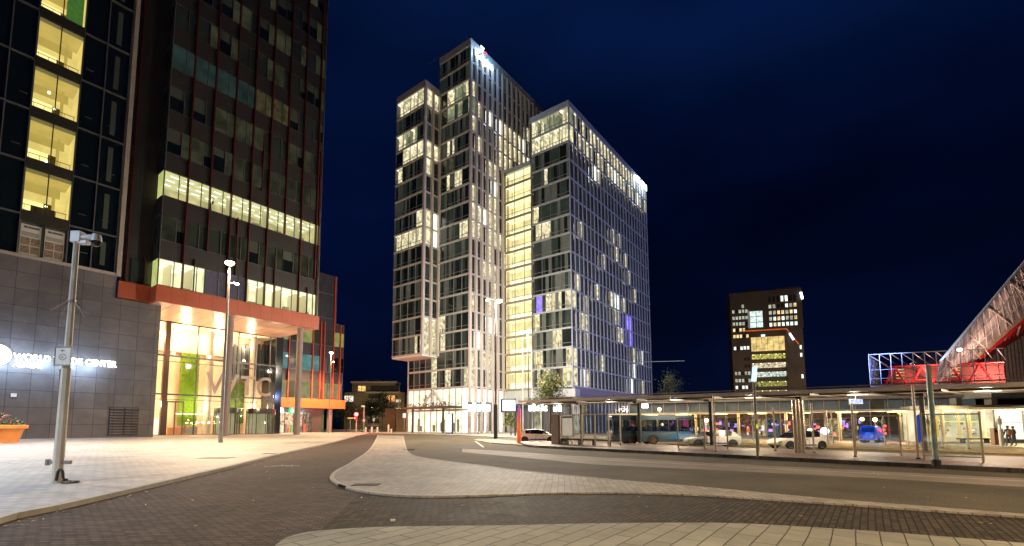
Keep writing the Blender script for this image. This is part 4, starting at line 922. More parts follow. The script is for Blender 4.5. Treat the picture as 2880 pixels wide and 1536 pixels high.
# chain lock at its foot
lk=thing('chain_lock',(x+U.x*.3,y+U.y*.3,.12),'black sleeved chain lock looped round the foot of the camera pole','lock')
ru=mat('black_sleeve',(.02,.018,.016),.5,noise=.2,nscale=8)
pts=[]
for k in range(9): a=math.pi*k/8; pts.append(Vector((x,y,0))+U*(.20+.10*math.cos(math.pi-a)+.04)+V*(-.17)+Vector((0,0,.32+.26*math.sin(a)) ))
pts=[Vector((x,y,.2))+U*.12-V*.17]+pts+[Vector((x,y,.2))+U*.42-V*.17]
B=MB(); B.tube(pts,.042,ru,8)
ring=[Vector((x,y,.165))+U*(.62+.24*math.cos(a))+V*(-.2+.17*math.sin(a)) for a in [2*math.pi*k/18 for k in range(19)]]
B.tube([Vector((x,y,.2))+U*.42-V*.17,Vector((x,y,.165))+U*.5-V*.2],.042,ru,8); B.tube(ring,.036,mat('chain_links',(.10,.08,.05),.4,.5,noise=.7,nscale=25),8,False); B.build('chain',lk,smooth=True)
B=MB(); B.box((pts[-1].x-.06,pts[-1].y-.06,.13),(pts[-1].x+.06,pts[-1].y+.06,.26),ru); B.build('padlock',lk,bevel=.01)
# ================================================================ flower pot
pc=G(-38,1246,.12); R_=3.0; t=thing('flower_pot',(pc.x,pc.y,.12),'huge orange terracotta pot of red, pink and white flowers on the plaza','planter')
tm=mat('terracotta',(.52,.20,.05),.55,noise=.12,nscale=1)
B=MB(); B.lathe((pc.x,pc.y,.12),[(2.45,0),(2.5,.1),(2.8,1.15),(2.86,1.2),(2.86,1.28),(2.98,1.32),(3.15,1.36),(3.2,1.62),(3.1,1.7),(2.9,1.66),(2.85,1.5),(0,1.5)],tm,40); 
B.v=[(a_,b_,.12+(c_-.12)*1.15) for a_,b_,c_ in B.v]; B.build('pot',t,smooth=True)
rr=random.Random(6); fm_=[mat('leaf_green',(.035,.085,.03),.6,noise=.4,nscale=4),mat('leaf_bluegreen',(.06,.14,.10),.6,noise=.4,nscale=4),mat('petal_red',(.5,.02,.06),.6),mat('petal_pink',(.6,.25,.32),.6),mat('petal_white',(.7,.68,.66),.6),mat('leaf_bronze',(.16,.07,.03),.6)]
B=MB(); F=MB()
for i in range(7000):
    a=rr.uniform(0,6.283); r=2.95*math.sqrt(rr.random()); z=.12+1.75+(.15+rr.random()**.6)*(1.5-1.25*(r/3)**2)*(.65+.4*math.sin(a*3)**2); c_=Vector((pc.x+r*math.cos(a),pc.y+r*math.sin(a),z)); s_=rr.uniform(.08,.17)
    v=[c_+Vector((rr.uniform(-1,1),rr.uniform(-1,1),rr.uniform(-.7,.9)))*s_ for _ in range(3)]
    if rr.random()<.80: B.poly(v,fm_[0] if rr.random()<.6 else fm_[1] if rr.random()<.6 else fm_[5])
    elif z>2.1: F.poly(v,fm_[rr.choice([2,3,3,4])])
B.build('foliage',t); F.build('flowers',t)
# ================================================================ things at the far road end
def vpole(name,px,py_base,d,h,label,cat,r=.08,m=galv,grp=None):
    p=LD((px-1380)/1335.6*d,d); t=thing(name,(p.x,p.y,0),label,cat,group=grp); B=MB(); B.tube([(p.x,p.y,0),(p.x,p.y,h)],r,m,8); B.build('pole',t); return t,p
t,p=vpole('traffic_light',1002,1217,128,3.6,'traffic light glowing red at the far end of the brick road','traffic light',.12,mat('striped_pole',(.5,.5,.48),.5))
B=MB(); B.ob((p.x,p.y,0),LD(1,0),LD(0,1),-.32,.32,-.2,.2,3.5,5.6,dkst); B.build('signal_box',t)
red=glow('signal_red',(1,.02,.02),45,0); B=MB(); B.ball((p.x,p.y,5.0)-LD(0,.3),.42,red,12,7) if False else B.ball(tuple(Vector((p.x,p.y,5.0))-LD(0,.28)),.5,red,12,7); B.build('red_lens',t)
lamp_light('signal_glow',tuple(Vector((p.x,p.y,5.0))-LD(0,1.0)),4500,(1,.03,.03),.3,t)
B=MB(); B.ball(tuple(Vector((p.x,p.y,4.0))-LD(.35,.28)),.2,red,10,6); B.build('red_lens',t)
t,p=vpole('sign_post',1023,1217,126,7.2,'grey mast with small camera head beside the red traffic light','post',.14)
B=MB(); B.ob((p.x,p.y,0),LD(1,0),LD(0,1),-.7,.15,-.15,.15,6.9,7.3,wm_); B.ob((p.x,p.y,0),LD(1,0),LD(0,1),-.3,.3,-.15,.15,3.1,3.6,wm_); B.build('camera_head',t)
t,p=vpole('street_sign',1137,1216,124,4.0,'small white square sign on a thin pole left of the tower entrance','sign',.07)
B=MB(); B.ob((p.x,p.y,0),LD(1,0),LD(0,1),-.42,.42,-.1,-.05,4.0,5.2,glow('sign_lit',(1,.95,.85),1.0,.1)); B.build('sign_plate',t)
t,p=vpole('street_sign',1051,1215,150,4.4,'dim little sign on a post between the bollards and dark trees','sign',.08)
B=MB(); B.ob((p.x,p.y,0),LD(1,0),LD(0,1),-.35,.35,-.1,-.05,3.4,4.3,sw); B.build('sign_plate',t)
t,p=vpole('street_sign',985,1215,140,4.2,'small yellow-lit sign on a post left of the red traffic light','sign',.08)
B=MB(); B.ob((p.x,p.y,0),LD(1,0),LD(0,1),-.8,.8,-.1,-.05,4.0,4.35,glow('sign_yellow',(1,.55,.1),1.0,.1)); B.build('sign_plate',t)
for k,(px,h,lab) in enumerate([(1029,1.6,'white bollard closest to the grey mast at the far road end'),(1046,1.7,'second white bollard right of the grey mast'),(1062,1.6,'white bollard left of the brown block, third from the mast'),(1093,2.3,'tallest pale bollard, in front of the brown block'),(1101,1.1,'short dim bollard right of the tallest one')]):
    p=LD((px-1380)/1335.6*132,132); B=MB(); B.lathe((p.x,p.y,0),[(.26,0),(.24,h*.85),(.12,h),(0,h)],mat('bollard_white',(.55,.52,.47),.5),12); o=B.build('bollard',loc=(p.x,p.y,0)); tag(o,lab,'bollard','bollards across the far road end')
# apartment building
for l_,d_,h_,p_,lb_ in((-52,205,10,9000,'small street lamp added among the dark trees at the road end'),(128,196,11,24000,'unseen lamp added behind the bus canopy, left of the distant brick tower'),(162,190,11,24000,'unseen lamp added behind the bus canopy, right of the distant brick tower')):  # lamps added to light the apartments and, unseen behind the canopy, the brick tower
    p=LD(l_,d_); street_lamp((p.x,p.y,0),h_,lb_,p_,WARM2,(0,0),None,.09)
aO=LD(-70.5,228); ap=thing('apartment_building',aO,'dim apartment building with stepped roof and a few lit windows at the road end','apartment building'); U=LD(1,0); V=LD(0,-1)
am=mat('apartment_wall',(.20,.16,.09),.8,noise=.2,nscale=.3); am2=mat('apartment_pale',(.45,.4,.3),.8,noise=.2,nscale=.3); amd=mat('apartment_dark',(.03,.025,.02),.7)
B=MB(); B.ob(aO,U,V,0,29,-14,0,0,18,am); B.ob(aO,U,V,3,24,-12,-1.5,18,23,am); B.ob(aO,U,V,2.5,25,-12,-.5,22.6,23.4,am2); B.ob(aO,U,V,9,15,-10,-3,23.4,24.6,am2); B.ob(aO,U,V,10,27,-1,.3,17.6,18.3,am2); B.ob(aO,U,V,-2,3,-12,-2,0,17,amd); B.build('wall',ap)
B=MB()
for k in range(4): B.ob(aO,U,V,11.5,17,-.02,.1,2+k*4,5+k*4,amd); B.ob(aO,U,V,11.5,17,.1,1.3,1.7+k*4,2.0+k*4,am2); B.ob(aO,U,V,11.5,17,1.2,1.3,2.0+k*4,3.0+k*4,mat('balcony_rail',(.2,.18,.16),.6))
B.ob(aO,U,V,12,26,-1.52,-1.4,19,21.4,amd); B.build('balcony',ap)
for u,z,w_,h_,c_ in((0,13.5,4.2,2.8,(1,.9,.7)),(6,18.6,3.6,2.6,(.95,.6,.2)),(20.4,13.6,3.9,2.9,(1,.45,.14)),(20.5,5.2,3.1,2.2,(1,.75,.5)),(24.8,13.2,2.2,1.3,(.7,.6,.4)),(24.6,8.8,2.6,1.6,(.65,.6,.2)),(21,9.2,2.8,1.8,(.04,.03,.05)),(14.6,5.6,.9,2.4,(.4,.32,.25))):
    B=MB(); B.ob(aO,U,V,u,u+w_,-.02 if z<18 else -1.52,.06 if z<18 else -1.4,z,z+h_,glow('apt_lit_%.1f_%.1f'%(u,z),c_,.95,.6,.9)); B.ob(aO,U,V,u+w_*.45,u+w_*.52,.0 if z<18 else -1.5,.1 if z<18 else -1.35,z,z+h_,amd); B.build('window',ap)
aO=LD(-33.5,150); ap=thing('brown_block',aO,'plain low brown block between the apartments and the tower complex','building')
B=MB(); B.ob(aO,U,V,0,3.4,-8,0,0,7.4,mat('block_brown',(.12,.06,.03),.8,noise=.2)); B.ob(aO,U,V,3.4,8,-8,-.4,0,7.3,mat('block_tan',(.2,.14,.09),.8,noise=.15)); B.build('wall',ap)
# parked cars & hedge dark shapes at road end
# ================================================================ trees
leafd=mat('leaf_dark',(.05,.065,.02),.6,noise=.4,nscale=3); leafl=mat('leaf_lit',(.22,.25,.05),.6,noise=.4,nscale=3); bark=mat('bark',(.09,.07,.05),.9,noise=.3,nscale=5)  # second leaf colour is paler, with lamplight painted in
def tree(px,d,h,cr,cz,n,label,leaves=(leafd,leafl),trunk=.12,seed=1,grp=None,ls=.16,flat_=.8):
    rr=random.Random(seed); p=LD((px-1380)/1335.6*d,d); t=thing('street_tree',(p.x,p.y,0),label,'tree',group=grp)
    B=MB(); B.tube([(p.x,p.y,0),(p.x+.05,p.y,cz*.6),(p.x,p.y,h*.85)],[trunk,trunk*.7,trunk*.2],bark,7)
    tips=[]
    for k in range(13):
        a=k*2.4; z0=cz*.6+(h*.8-cz*.6)*k/13; r=cr*(.55+.45*rr.random())*(1-.45*k/13); e=Vector((p.x+math.cos(a)*r,p.y+math.sin(a)*r,z0+rr.uniform(.5,1.4)*cr*.5)); tips.append(e)
        m_=(Vector((p.x,p.y,z0))+e)/2+Vector((0,0,.15*cr)); B.tube([(p.x,p.y,z0),m_,e],[trunk*.4,trunk*.22,.01],bark,5); tips.append(m_+Vector((rr.uniform(-.3,.3),rr.uniform(-.3,.3),.2))*cr*.6)
    tips.append(Vector((p.x,p.y,h*.93))); B.build('trunk',t)
    B=MB()
    for i in range(n):
        e=rr.choice(tips); s=cr*.30; c_=e+Vector((rr.gauss(0,s),rr.gauss(0,s),rr.gauss(0,s*flat_))); q=ls*rr.uniform(.6,1.3); ax=Vector((rr.uniform(-1,1),rr.uniform(-1,1),rr.uniform(-.6,.6))).normalized(); bx=ax.cross(Vector((rr.uniform(-1,1),rr.uniform(-1,1),rr.uniform(-1,1)))).normalized()
        B.poly([c_-ax*q,c_+bx*q*.5,c_+ax*q,c_-bx*q*.5],leaves[0] if rr.random()<.55 else leaves[1])
    B.build('crown',t); return t
tree(1548,75,10.6,2.3,7.0,4200,'leafy green street tree lit against the lower tower, above the bus canopy',seed=3)
tree(1642,82,7.4,.8,5.0,350,'small thin tree at the corner of the lilac-lit facade',seed=14)
tree(1888,100,14.0,2.6,9.5,1500,'dark tree rising above the canopy right of the tower complex',(leafd,leafd),seed=5)
tree(1345,104,8.2,1.7,4.6,260,'slender young tree with sparse leaves before the tower fins',seed=6,ls=.13)
tree(1437,92,5.2,1.1,2.8,900,'bushy little green tree beside the blue-white screen',seed=7)
tree(1076,170,13.5,4.2,7,1300,'dark tree in front of the apartment building, right of the signal',(leafd,leafd),seed=8,grp='dark trees at the road end',ls=.35)
tree(1040,180,11.5,4.6,6,1200,'dark tree behind the grey mast at the road end',(leafd,leafd),seed=9,grp='dark trees at the road end',ls=.35)
tree(975,175,10,4.5,5,1100,'dark tree left of the red traffic light',(leafd,leafd),seed=10,grp='dark trees at the road end',ls=.35)
hm=mat('hedge_leaf',(.035,.045,.02),.8,noise=.4,nscale=3)
def hedge(px0,px1,d,h,label,seed):
    rr=random.Random(seed); a=LD((px0-1380)/1335.6*d,d); b=LD((px1-1380)/1335.6*d,d); B=MB(); n=int((b-a).length*70)
    for i in range(n):
        c_=a+(b-a)*rr.random()+LD(0,rr.uniform(-.5,.5)); c_.z=rr.uniform(0,h)*(.8+.2*math.sin(c_.x)); s_=.2
        B.poly([c_+Vector((rr.uniform(-s_,s_),rr.uniform(-s_,s_),rr.uniform(-s_,s_))) for _ in range(4)],hm)
    o=B.build('hedge',loc=tuple(a)); tag(o,label,'hedge'); return o
hedge(1010,1110,140,1.9,'low dark hedge behind the white bollards',3)
# totem, screens, signs near the canopy tip
U=LD(1,0); V=LD(0,1)
p=G(1460,1246,0); t=thing('totem_column',p,'tall red column fading to pink at the top, beside the white car','sign column')
gr=MATS.get('x')
m,nt,N,L,b=nodes('totem_skin'); gg_=N.new('ShaderNodeNewGeometry'); ss=N.new('ShaderNodeSeparateXYZ'); L.new(gg_.outputs['Position'],ss.inputs[0]); mr_=N.new('ShaderNodeMapRange'); mr_.inputs['From Max'].default_value=4.3; L.new(ss.outputs[2],mr_.inputs[0]); cr_=N.new('ShaderNodeValToRGB'); L.new(mr_.outputs[0],cr_.inputs[0]); e=cr_.color_ramp.elements
e[0].color=(.75,.10,.03,1); e[1].color=(.35,.12,.55,1); q=cr_.color_ramp.elements.new(.45); q.color=(.85,.22,.05,1); q=cr_.color_ramp.elements.new(.75); q.color=(.8,.08,.25,1); L.new(cr_.outputs[0],b.inputs['Base Color']); L.new(cr_.outputs[0],b.inputs['Emission Color']); b.inputs['Emission Strength'].default_value=.35
B=MB(); B.tube([(p.x,p.y,0),(p.x,p.y,1.5),(p.x+.05,p.y,3.2),(p.x,p.y,4.4)],[.28,.25,.2,.12],m,12); B.build('column_body',t,smooth=True)
B=MB(); B.tube([(p.x,p.y,0),(p.x,p.y,.12)],.42,dkst,12); B.build('base',t)
scr=glow('screen_white',(.75,.88,1),3.2,.15,.9)
t,p=vpole('lit_screen',1449,1228,84,6.8,'blue-white lit screen in a dark frame left of the red column','screen',.12,dkst)
B=MB(); B.ob((p.x,p.y,0),U,V,-2.6,.15,-.25,0,4.3,6.7,dkst); B.build('screen_frame',t); B=MB(); B.ob((p.x,p.y,0),U,V,-2.2,.0,-.3,-.25,4.6,6.5,scr); B.build('screen',t)
for px,d,w_,h_,z,lab in((1349,112,5.5,2.1,5.3,'blurred bright white shop sign over the tower pavement'),(1515,88,3.6,1.3,4.7,'bright white sign row behind the white car'),(1570,80,1.6,1.3,4.4,'white floodlit sign just left of the dark canopy post')):
    p=LD((px-1380)/1335.6*d,d); t=thing('shop_sign',(p.x,p.y,z),lab,'sign'); B=MB(); 
    n=5 if w_>2 else 2
    for i in range(n): B.ob((p.x,p.y,0),U,V,-w_/2+i*w_/n,-w_/2+(i+.72)*w_/n,-.15,.05,z,z+h_*(1 if i%2 else .8),glow('shop_sign_lit',(.9,.97,1),5,0))
    B.build('lit_panel',t); B=MB(); B.ob((p.x,p.y,0),U,V,-w_/2-.1,w_/2+.1,.05,.15,z-.1,z+h_+.1,dkst); 
    for u in(-w_/2,w_/2): B.tube([(p.x+U.x*u,p.y+U.y*u,0),(p.x+U.x*u,p.y+U.y*u,z)],.06,dkst,6)
    B.build('backing',t); lamp_light('sign_glow',tuple(Vector((p.x,p.y,z+h_/2))-V*1.2),350,(.85,.93,1),.5,t)
# advertising column & flagpoles by the tower
p=G(1264,1221,.1); t=thing('lit_poster_case',p,'white lit poster case standing before the tower entrance','poster case')
B=MB(); B.ob(p,U,V,-.85,.85,-.1,.15,.1,4.6,dkst); B.build('case',t); B=MB(); B.ob(p,U,V,-.75,.45,-.15,-.1,.4,4.5,glow('case_white',(.92,.96,1),1.5,.2,1.5)); B.build('screen',t)
for k,(px,d,h,lab) in enumerate(((1471,90,19,'tall thin white flagpole before the link, left of the lamp'),(1497,90,17,'tall thin white flagpole just right of the thin lamp'),(1522,86,8,'short pale post in front of the lower block'))):
    t,p=vpole('flagpole',px,0,d,h,lab,'flagpole',.07,mat('flagpole_white',(.6,.62,.6),.4))
    B=MB(); B.ball((p.x,p.y,h),.12,galv,8,5); B.build('finial',t)

# painted bicycle on the brick road, iron covers, litter
bw=mat('worn_paint',(.34,.31,.27),.7,noise=.5,nscale=9)
B=MB(); c0=G(793,1311,.009); ux=LD(1,.12).normalized(); uy=LD(-.12,1).normalized()
def ringflat(cx,cy,r,w):
    for k in range(14):
        a0,a1=2*math.pi*k/14,2*math.pi*(k+.9)/14; B.poly([c0+ux*(cx+(r-w)*math.cos(a0))+uy*(cy+(r-w)*math.sin(a0)),c0+ux*(cx+r*math.cos(a0))+uy*(cy+r*math.sin(a0)),c0+ux*(cx+r*math.cos(a1))+uy*(cy+r*math.sin(a1)),c0+ux*(cx+(r-w)*math.cos(a1))+uy*(cy+(r-w)*math.sin(a1))],bw)
ringflat(-.5,0,.33,.07); ringflat(.5,0,.33,.07)
for x0,y0,x1,y1 in((-.5,0,-.15,.5),(-.15,.5,.3,.5),(.3,.5,.5,0),(-.15,.5,0,0),(0,0,.3,.5),(0,0,-.5,0),(.25,.75,.45,.75),(-.25,.65,-.05,.65)):
    a=c0+ux*x0+uy*y0; b=c0+ux*x1+uy*y1; n_=(b-a).cross(Vector((0,0,1))).normalized()*.035; B.poly([a-n_,b-n_,b+n_,a+n_],bw)
tag(B.build('bicycle_marking'),kind='structure')
iron=mat('cast_iron',(.06,.05,.045),.55,.5,noise=.4,nscale=6,bump=.5)
for px,py,z,w_,lab in((610,1288,.125,.55,'long flat iron cover in the plaza paving near the tall lamp'),(760,1276,.125,.3,'small iron cover in the plaza paving near the kerb'),(1030,1363,.055,.28,'little iron cover at the rounded island tip'),(1150,1264,.055,.3,'iron cover at the narrow far end of the island')):
    p=G(px,py,z); B=MB(); B.ob((p.x,p.y,0),LD(1,0),LD(0,1),-w_*1.6,w_*1.6,-w_,w_,z-.02,z+.006,iron)
    for k in range(5): B.ob((p.x,p.y,0),LD(1,0),LD(0,1),-w_*1.5,w_*1.5,-w_*.9+k*w_*.4,-w_*.9+k*w_*.4+.03,z+.006,z+.012,galv)
    o=B.build('iron_cover',loc=tuple(p)); tag(o,lab,'cover')
rr=random.Random(12); lm=[mat('litter_white',(.6,.58,.54),.7,noise=0),mat('litter_leaf',(.28,.17,.05),.7,noise=0),mat('litter_dark',(.05,.04,.03),.7,noise=0)]
B=MB()
for i in range(420):
    l=rr.uniform(-14,20); d=rr.uniform(6,38) if rr.random()<.75 else rr.uniform(6,14); p=LD(l,d,.012); 
    if i>240: k_=rr.choice(kl[6:]); p=Vector((k_.x,k_.y,.02))+LD(rr.uniform(.05,.5),rr.uniform(-.6,.6))
    s_=rr.uniform(.012,.05); a=rr.uniform(0,6.28); B.poly([p+Vector((math.cos(a+q)*s_*rr.uniform(.6,1.2),math.sin(a+q)*s_*rr.uniform(.6,1.2),rr.uniform(0,.025)+(.12 if False else 0))) for q in(0,1.5,3.1,4.7)],lm[0 if rr.random()<.3 else 1 if rr.random()<.7 else 2])
tag(B.build('litter'),kind='stuff')
p=G(1105,1464,.012); B=MB(); B.ob((p.x,p.y,0),LD(1,.2).normalized(),LD(-.2,1).normalized(),-.05,.05,-.07,.07,.005,.03,mat('marker_stone',(.42,.38,.3),.7)); tag(B.build('marker_stone',loc=tuple(p)),'single pale stone set in the dark brick road before the front pavement','paving stone')
# ================================================================ bus canopy
BPk=BP; Uo=(UU.x,UU.y,0); Wo=(WW.x,WW.y,0); Oo=(S0.x,S0.y,0)      # platform frame; the canopy stands in its own, slightly turned one
S1=LD(15.5,49.4); U1=(LD(30.1,33.8)-S1).normalized(); W1=Vector((-U1.y,U1.x,0))
if W1.dot(LD(0,1))<0: W1=-W1
def CP(s,w,z=0): return S1+U1*s+W1*w+Vector((0,0,z))
Uc=(U1.x,U1.y,0); Wc=(W1.x,W1.y,0); Oc=(S1.x,S1.y,0)
TS=-.0115
def cbox(B,s0,s1,w0,w1,z0,z1,m):
    a=TS*s0; b=TS*s1; return B.hexa([CP(s0,w0,z0+a),CP(s1,w0,z0+b),CP(s1,w1,z0+b),CP(s0,w1,z0+a),CP(s0,w0,z1+a),CP(s1,w0,z1+b),CP(s1,w1,z1+b),CP(s0,w1,z1+a)],m)
cn=thing('bus_canopy',tuple(CP(0,0)),'long flat bus station canopy on dark columns, warm-lit panelled underside','canopy')
cp=mat('canopy_panel',(.62,.48,.35),.4,noise=.25,nscale=.35); ce=mat('canopy_edge',(.72,.64,.58),.45,.1,noise=.15); cd=mat('canopy_rib',(.04,.035,.03),.5); cpg=glass('canopy_glass',(.62,.6,.58),.25,.15)
B=MB(); cbox(B,-14.6,45,-.9,2.9,4.66,4.74,cp); B.build('roof_panel',cn)
B=MB(); cbox(B,-14.6,45,-2.6,-.9,4.70,4.74,cpg); cbox(B,-14.6,45,-.95,-.85,4.55,4.66,cd); B.build('glass_strip',cn)
B=MB(); cbox(B,-14.6,45,-2.75,-2.6,4.64,4.90,ce); cbox(B,-14.6,45,2.9,3.0,4.55,4.8,cd); cbox(B,-14.8,-14.6,-2.75,3.0,4.62,4.88,ce); B.build('roof_edge',cn)
for k in range(17):
    s=-13.5+k*3.65; B=MB(); B.hexa([CP(s,-2.6,4.5+TS*s),CP(s+.1,-2.6,4.5+TS*s),CP(s+1.0,2.9,4.5+TS*s),CP(s+.9,2.9,4.5+TS*s),CP(s,-2.6,4.66+TS*s),CP(s+.1,-2.6,4.66+TS*s),CP(s+1.0,2.9,4.66+TS*s),CP(s+.9,2.9,4.66+TS*s)],cd); B.build('roof_rib',cn)
for k in range(-1,6):
    s=7.3*k; B=MB(); B.ob(Oc,Uc,Wc,s-.13,s+.13,-.16,.16,.2,4.5+TS*s,mat('canopy_column',(.07,.075,.075),.4,.3) if k!=3 else mat('grey_column',(.30,.27,.25),.4,.3)); B.ob(Oc,Uc,Wc,s-.2,s+.2,-.9,.9,4.3+TS*s,4.5+TS*s,cd); B.build('column',cn)
B=MB(); B.tube([CP(-14,-2.4,5.25),CP(45,-2.4,4.57)],.05,galv,6)
for k in range(26): B.tube([CP(-13+k*2.3,-2.4,4.9+TS*(-13+k*2.3)),CP(-13+k*2.3,-2.4,5.1+TS*(-13+k*2.3))],.03,cd,5)
B.build('roof_rail',cn)
cg=glow('canopy_tube',(1,.80,.5),3.0,0)
for s in(-12,-4.5,3,10,17.5,24.5,32):
    B=MB(); B.ob(Oc,Uc,Wc,s,s+1.3,.9,1.03,4.56+TS*s,4.62+TS*s,cg); B.build('light_tube',cn); lamp_light('canopy_light',tuple(CP(s+.6,.2,4.0)),750,(1,.80,.56),.3,cn)
# thin pale posts and shelters under the canopy
psm=mat('pale_post',(.55,.48,.40),.4,.2)
gsh=glass('shelter_glass',(.88,.93,.92),.16)
# glass shelter at the tip
sh=thing('bus_shelter',tuple(BP(-.8,-1.5,.2)),'glass bus shelter with bench, grey cabinet and white timetable panel at the canopy tip','bus shelter')
B=MB()
for s in(-.1,2.6,4.1,5.6): B.ob(Oo,Uo,Wo,s-.05,s+.05,-2.6,-2.5,.2,3.0,psm)
for s in(-.1,5.6): B.ob(Oo,Uo,Wo,s-.05,s+.05,-.9,-.8,.2,3.0,psm)
B.ob(Oo,Uo,Wo,-.1,5.6,-2.6,-2.52,2.95,3.05,psm); B.build('frame',sh)
B=MB(); B.poly([BP(0,-2.55,.7),BP(5.6,-2.55,.7),BP(5.6,-2.55,2.95),BP(0,-2.55,2.95)],gsh); B.poly([BP(5.6,-2.5,.7),BP(5.6,-.9,.7),BP(5.6,-.9,2.95),BP(5.6,-2.5,2.95)],gsh); B.build('glass_panel',sh)
B=MB(); B.ob(Oo,Uo,Wo,-.2,5.5,-2.3,-1.7,.62,.78,mat('bench_dark',(.03,.032,.03),.5)); 
for s in(.1,1.8,3.5,5.2): B.ob(Oo,Uo,Wo,s,s+.08,-2.2,-1.8,.2,.62,dkst)
B.build('bench',sh)
B=MB(); B.ob(Oo,Uo,Wo,0.3,1.75,-2.75,-2.65,.95,3.05,mat('panel_frame',(.5,.47,.42),.4)); B.ob(Oo,Uo,Wo,0.42,1.63,-2.79,-2.75,1.05,2.95,mat('panel_paper',(.55,.52,.42),.5,em=(.6,.6,.5),es=.35,noise=.06)); B.ob(Oo,Uo,Wo,0.42,1.63,-2.81,-2.79,2.72,2.88,dkst); B.build('timetable_panel',sh)
B=MB(); B.ob(Oo,Uo,Wo,-1.05,-.2,-2.7,-1.2,.2,3.1,mat('cabinet_taupe',(.25,.19,.16),.5,noise=.15)); B.ob(Oo,Uo,Wo,-1.25,-1.05,-2.6,-1.4,.2,2.2,mat('cabinet_rose',(.32,.23,.2),.5)); B.build('cabinet',sh)
# thin posts along the platform
for k,(px,py,h,lab) in enumerate(((2013,1270,3.95,'thin pale platform post in front of the white hatchback'),(2181,1268,3.1,'thin pale post just right of the tall stop sign'),(2290,1273,3.3,'pale post right of the bundle of steel posts'),(2330,1262,3.0,'pale thin post at the tail of the right white car'),(2405,1284,3.1,'bright thin post left of the blue van'),(2555,1262,2.6,'pale post left of the thick grey column'),(2725,1262,2.8,'brown-lit post before the station shop windows'),(2652,1260,2.6,'short cream post right of the teal-grey mast'))):
    p=G(px,py,.2); t=thing('platform_post',p,lab,'post',group='pale posts along the bus platforms'); B=MB(); B.tube([p,p+Vector((0,0,h))],.055,psm,8); B.build('shaft',t); B=MB(); B.lathe(p,[(.11,0),(.11,.03),(.06,.05)],dkst,10); B.build('foot',t)
p=G(2253,1274,.2); t=thing('steel_column_bundle',p,'bundle of three shiny steel columns before the right white car','columns')
shn=mat('shiny_steel',(.62,.55,.45),.22,.7,noise=.1)
for k,dx in enumerate((-.3,0,.3)): B=MB(); q=p+LD(dx,.1*k); B.tube([q,q+Vector((0,0,3.5))],.115,shn,12); B.build('column',t,smooth=True)
for k,(px,py,lab) in enumerate(((1945,1262,'glass wind screen with pale posts in front of the white hatchback nose'),(2090,1266,'glass wind screen just left of the slim stop mast'),(2470,1280,'glass wind screen on the platform before the blue van'),(2680,1296,'glass wind screen right of the teal-grey mast'))):
    p=G(px,py,.2); t=thing('glass_screen',p,lab,'glass screen',group='glass screens on the bus platform'); o_=(p.x,p.y,0)
    for a in(-1.1,1.1): B=MB(); B.ob(o_,Uo,Wo,a-.04,a+.04,-.04,.04,.2,2.7,psm); B.build('post',t)
    B=MB(); B.ob(o_,Uo,Wo,-1.06,1.06,-.01,.01,.45,2.55,gsh); B.build('glass_panel',t); B=MB(); B.ob(o_,Uo,Wo,-1.06,1.06,-.03,.03,2.55,2.62,psm); B.ob(o_,Uo,Wo,-1.06,1.06,-.03,.03,.38,.45,psm); B.build('rail',t)
rr=random.Random(41)
for k in range(11):
    s_=2+k*3.9+rr.uniform(-.6,.6); p=S1+U1*s_+W1*(13.5+rr.uniform(-1,1)); p.z=.18; t=thing('platform_post',p,'slim pale post on the far bus platform behind the parked cars','post',group='posts on the far bus platform'); B=MB(); B.tube([p,p+Vector((0,0,rr.uniform(2.6,3.4)))],.06,psm,7); B.build('shaft',t); B=MB(); B.ob(tuple(p),LD(1,0),LD(0,1),-.16,.16,-.03,.03,1.9,2.4,mat('notice_face',(.5,.48,.42),.5)); B.build('notice',t)
# stop poles with flag panels near the kerb
def mast(px,py,h,r,lab,m,panel=None,d0=None):
    p=G(px,py,.2); t=thing('stop_mast',p,lab,'mast'); B=MB(); B.tube([p,p+Vector((0,0,h))],r,m,10); B.build('pole',t,smooth=True); return t,p
t,p=mast(2131,1286,4.3,.07,'slim stop mast with bright blue-white tilted panel on top and yellow disc',galv)
B=MB(); q=p+Vector((0,0,4.35)); B.hexa([q+LD(-.12,-.05),q+LD(.12,-.05),q+LD(.12,.05),q+LD(-.12,.05),q+LD(-.02,-.05,.85),q+LD(.22,-.05,.85),q+LD(.22,.05,.85),q+LD(-.02,.05,.85)],glow('stop_panel',(.45,.72,1),1.8,.15,2)); B.build('lit_panel',t)
B=MB(); q=p+Vector((0,0,1.75))-LD(0,.1); B.ball(q,.16,glow('yellow_disc',(.75,.75,.02),.8,0),12,6,(1,.3,1)); B.build('disc',t); B=MB(); B.ob(tuple(p),LD(1,0),LD(0,1),-.14,.1,-.12,-.04,2.1,2.5,mat('camera_white',(.6,.6,.6),.4)); B.build('box',t)
t,p=mast(2634,1311,4.55,.10,'tall teal-grey mast near the platform edge at the right',mat('teal_steel',(.25,.33,.32),.35,.5,noise=.3,nscale=3))
B=MB(); B.lathe(p,[(.17,0),(.17,.25),(.1,.3)],dkst,10); B.build('foot',t)
t,p=mast(2583,1291,4.0,.06,'shiny thin mast beside the thick grey canopy column',psm)
B=MB(); B.lathe(p,[(.11,0),(.11,.05),(.06,.08)],dkst,10); B.build('foot',t)
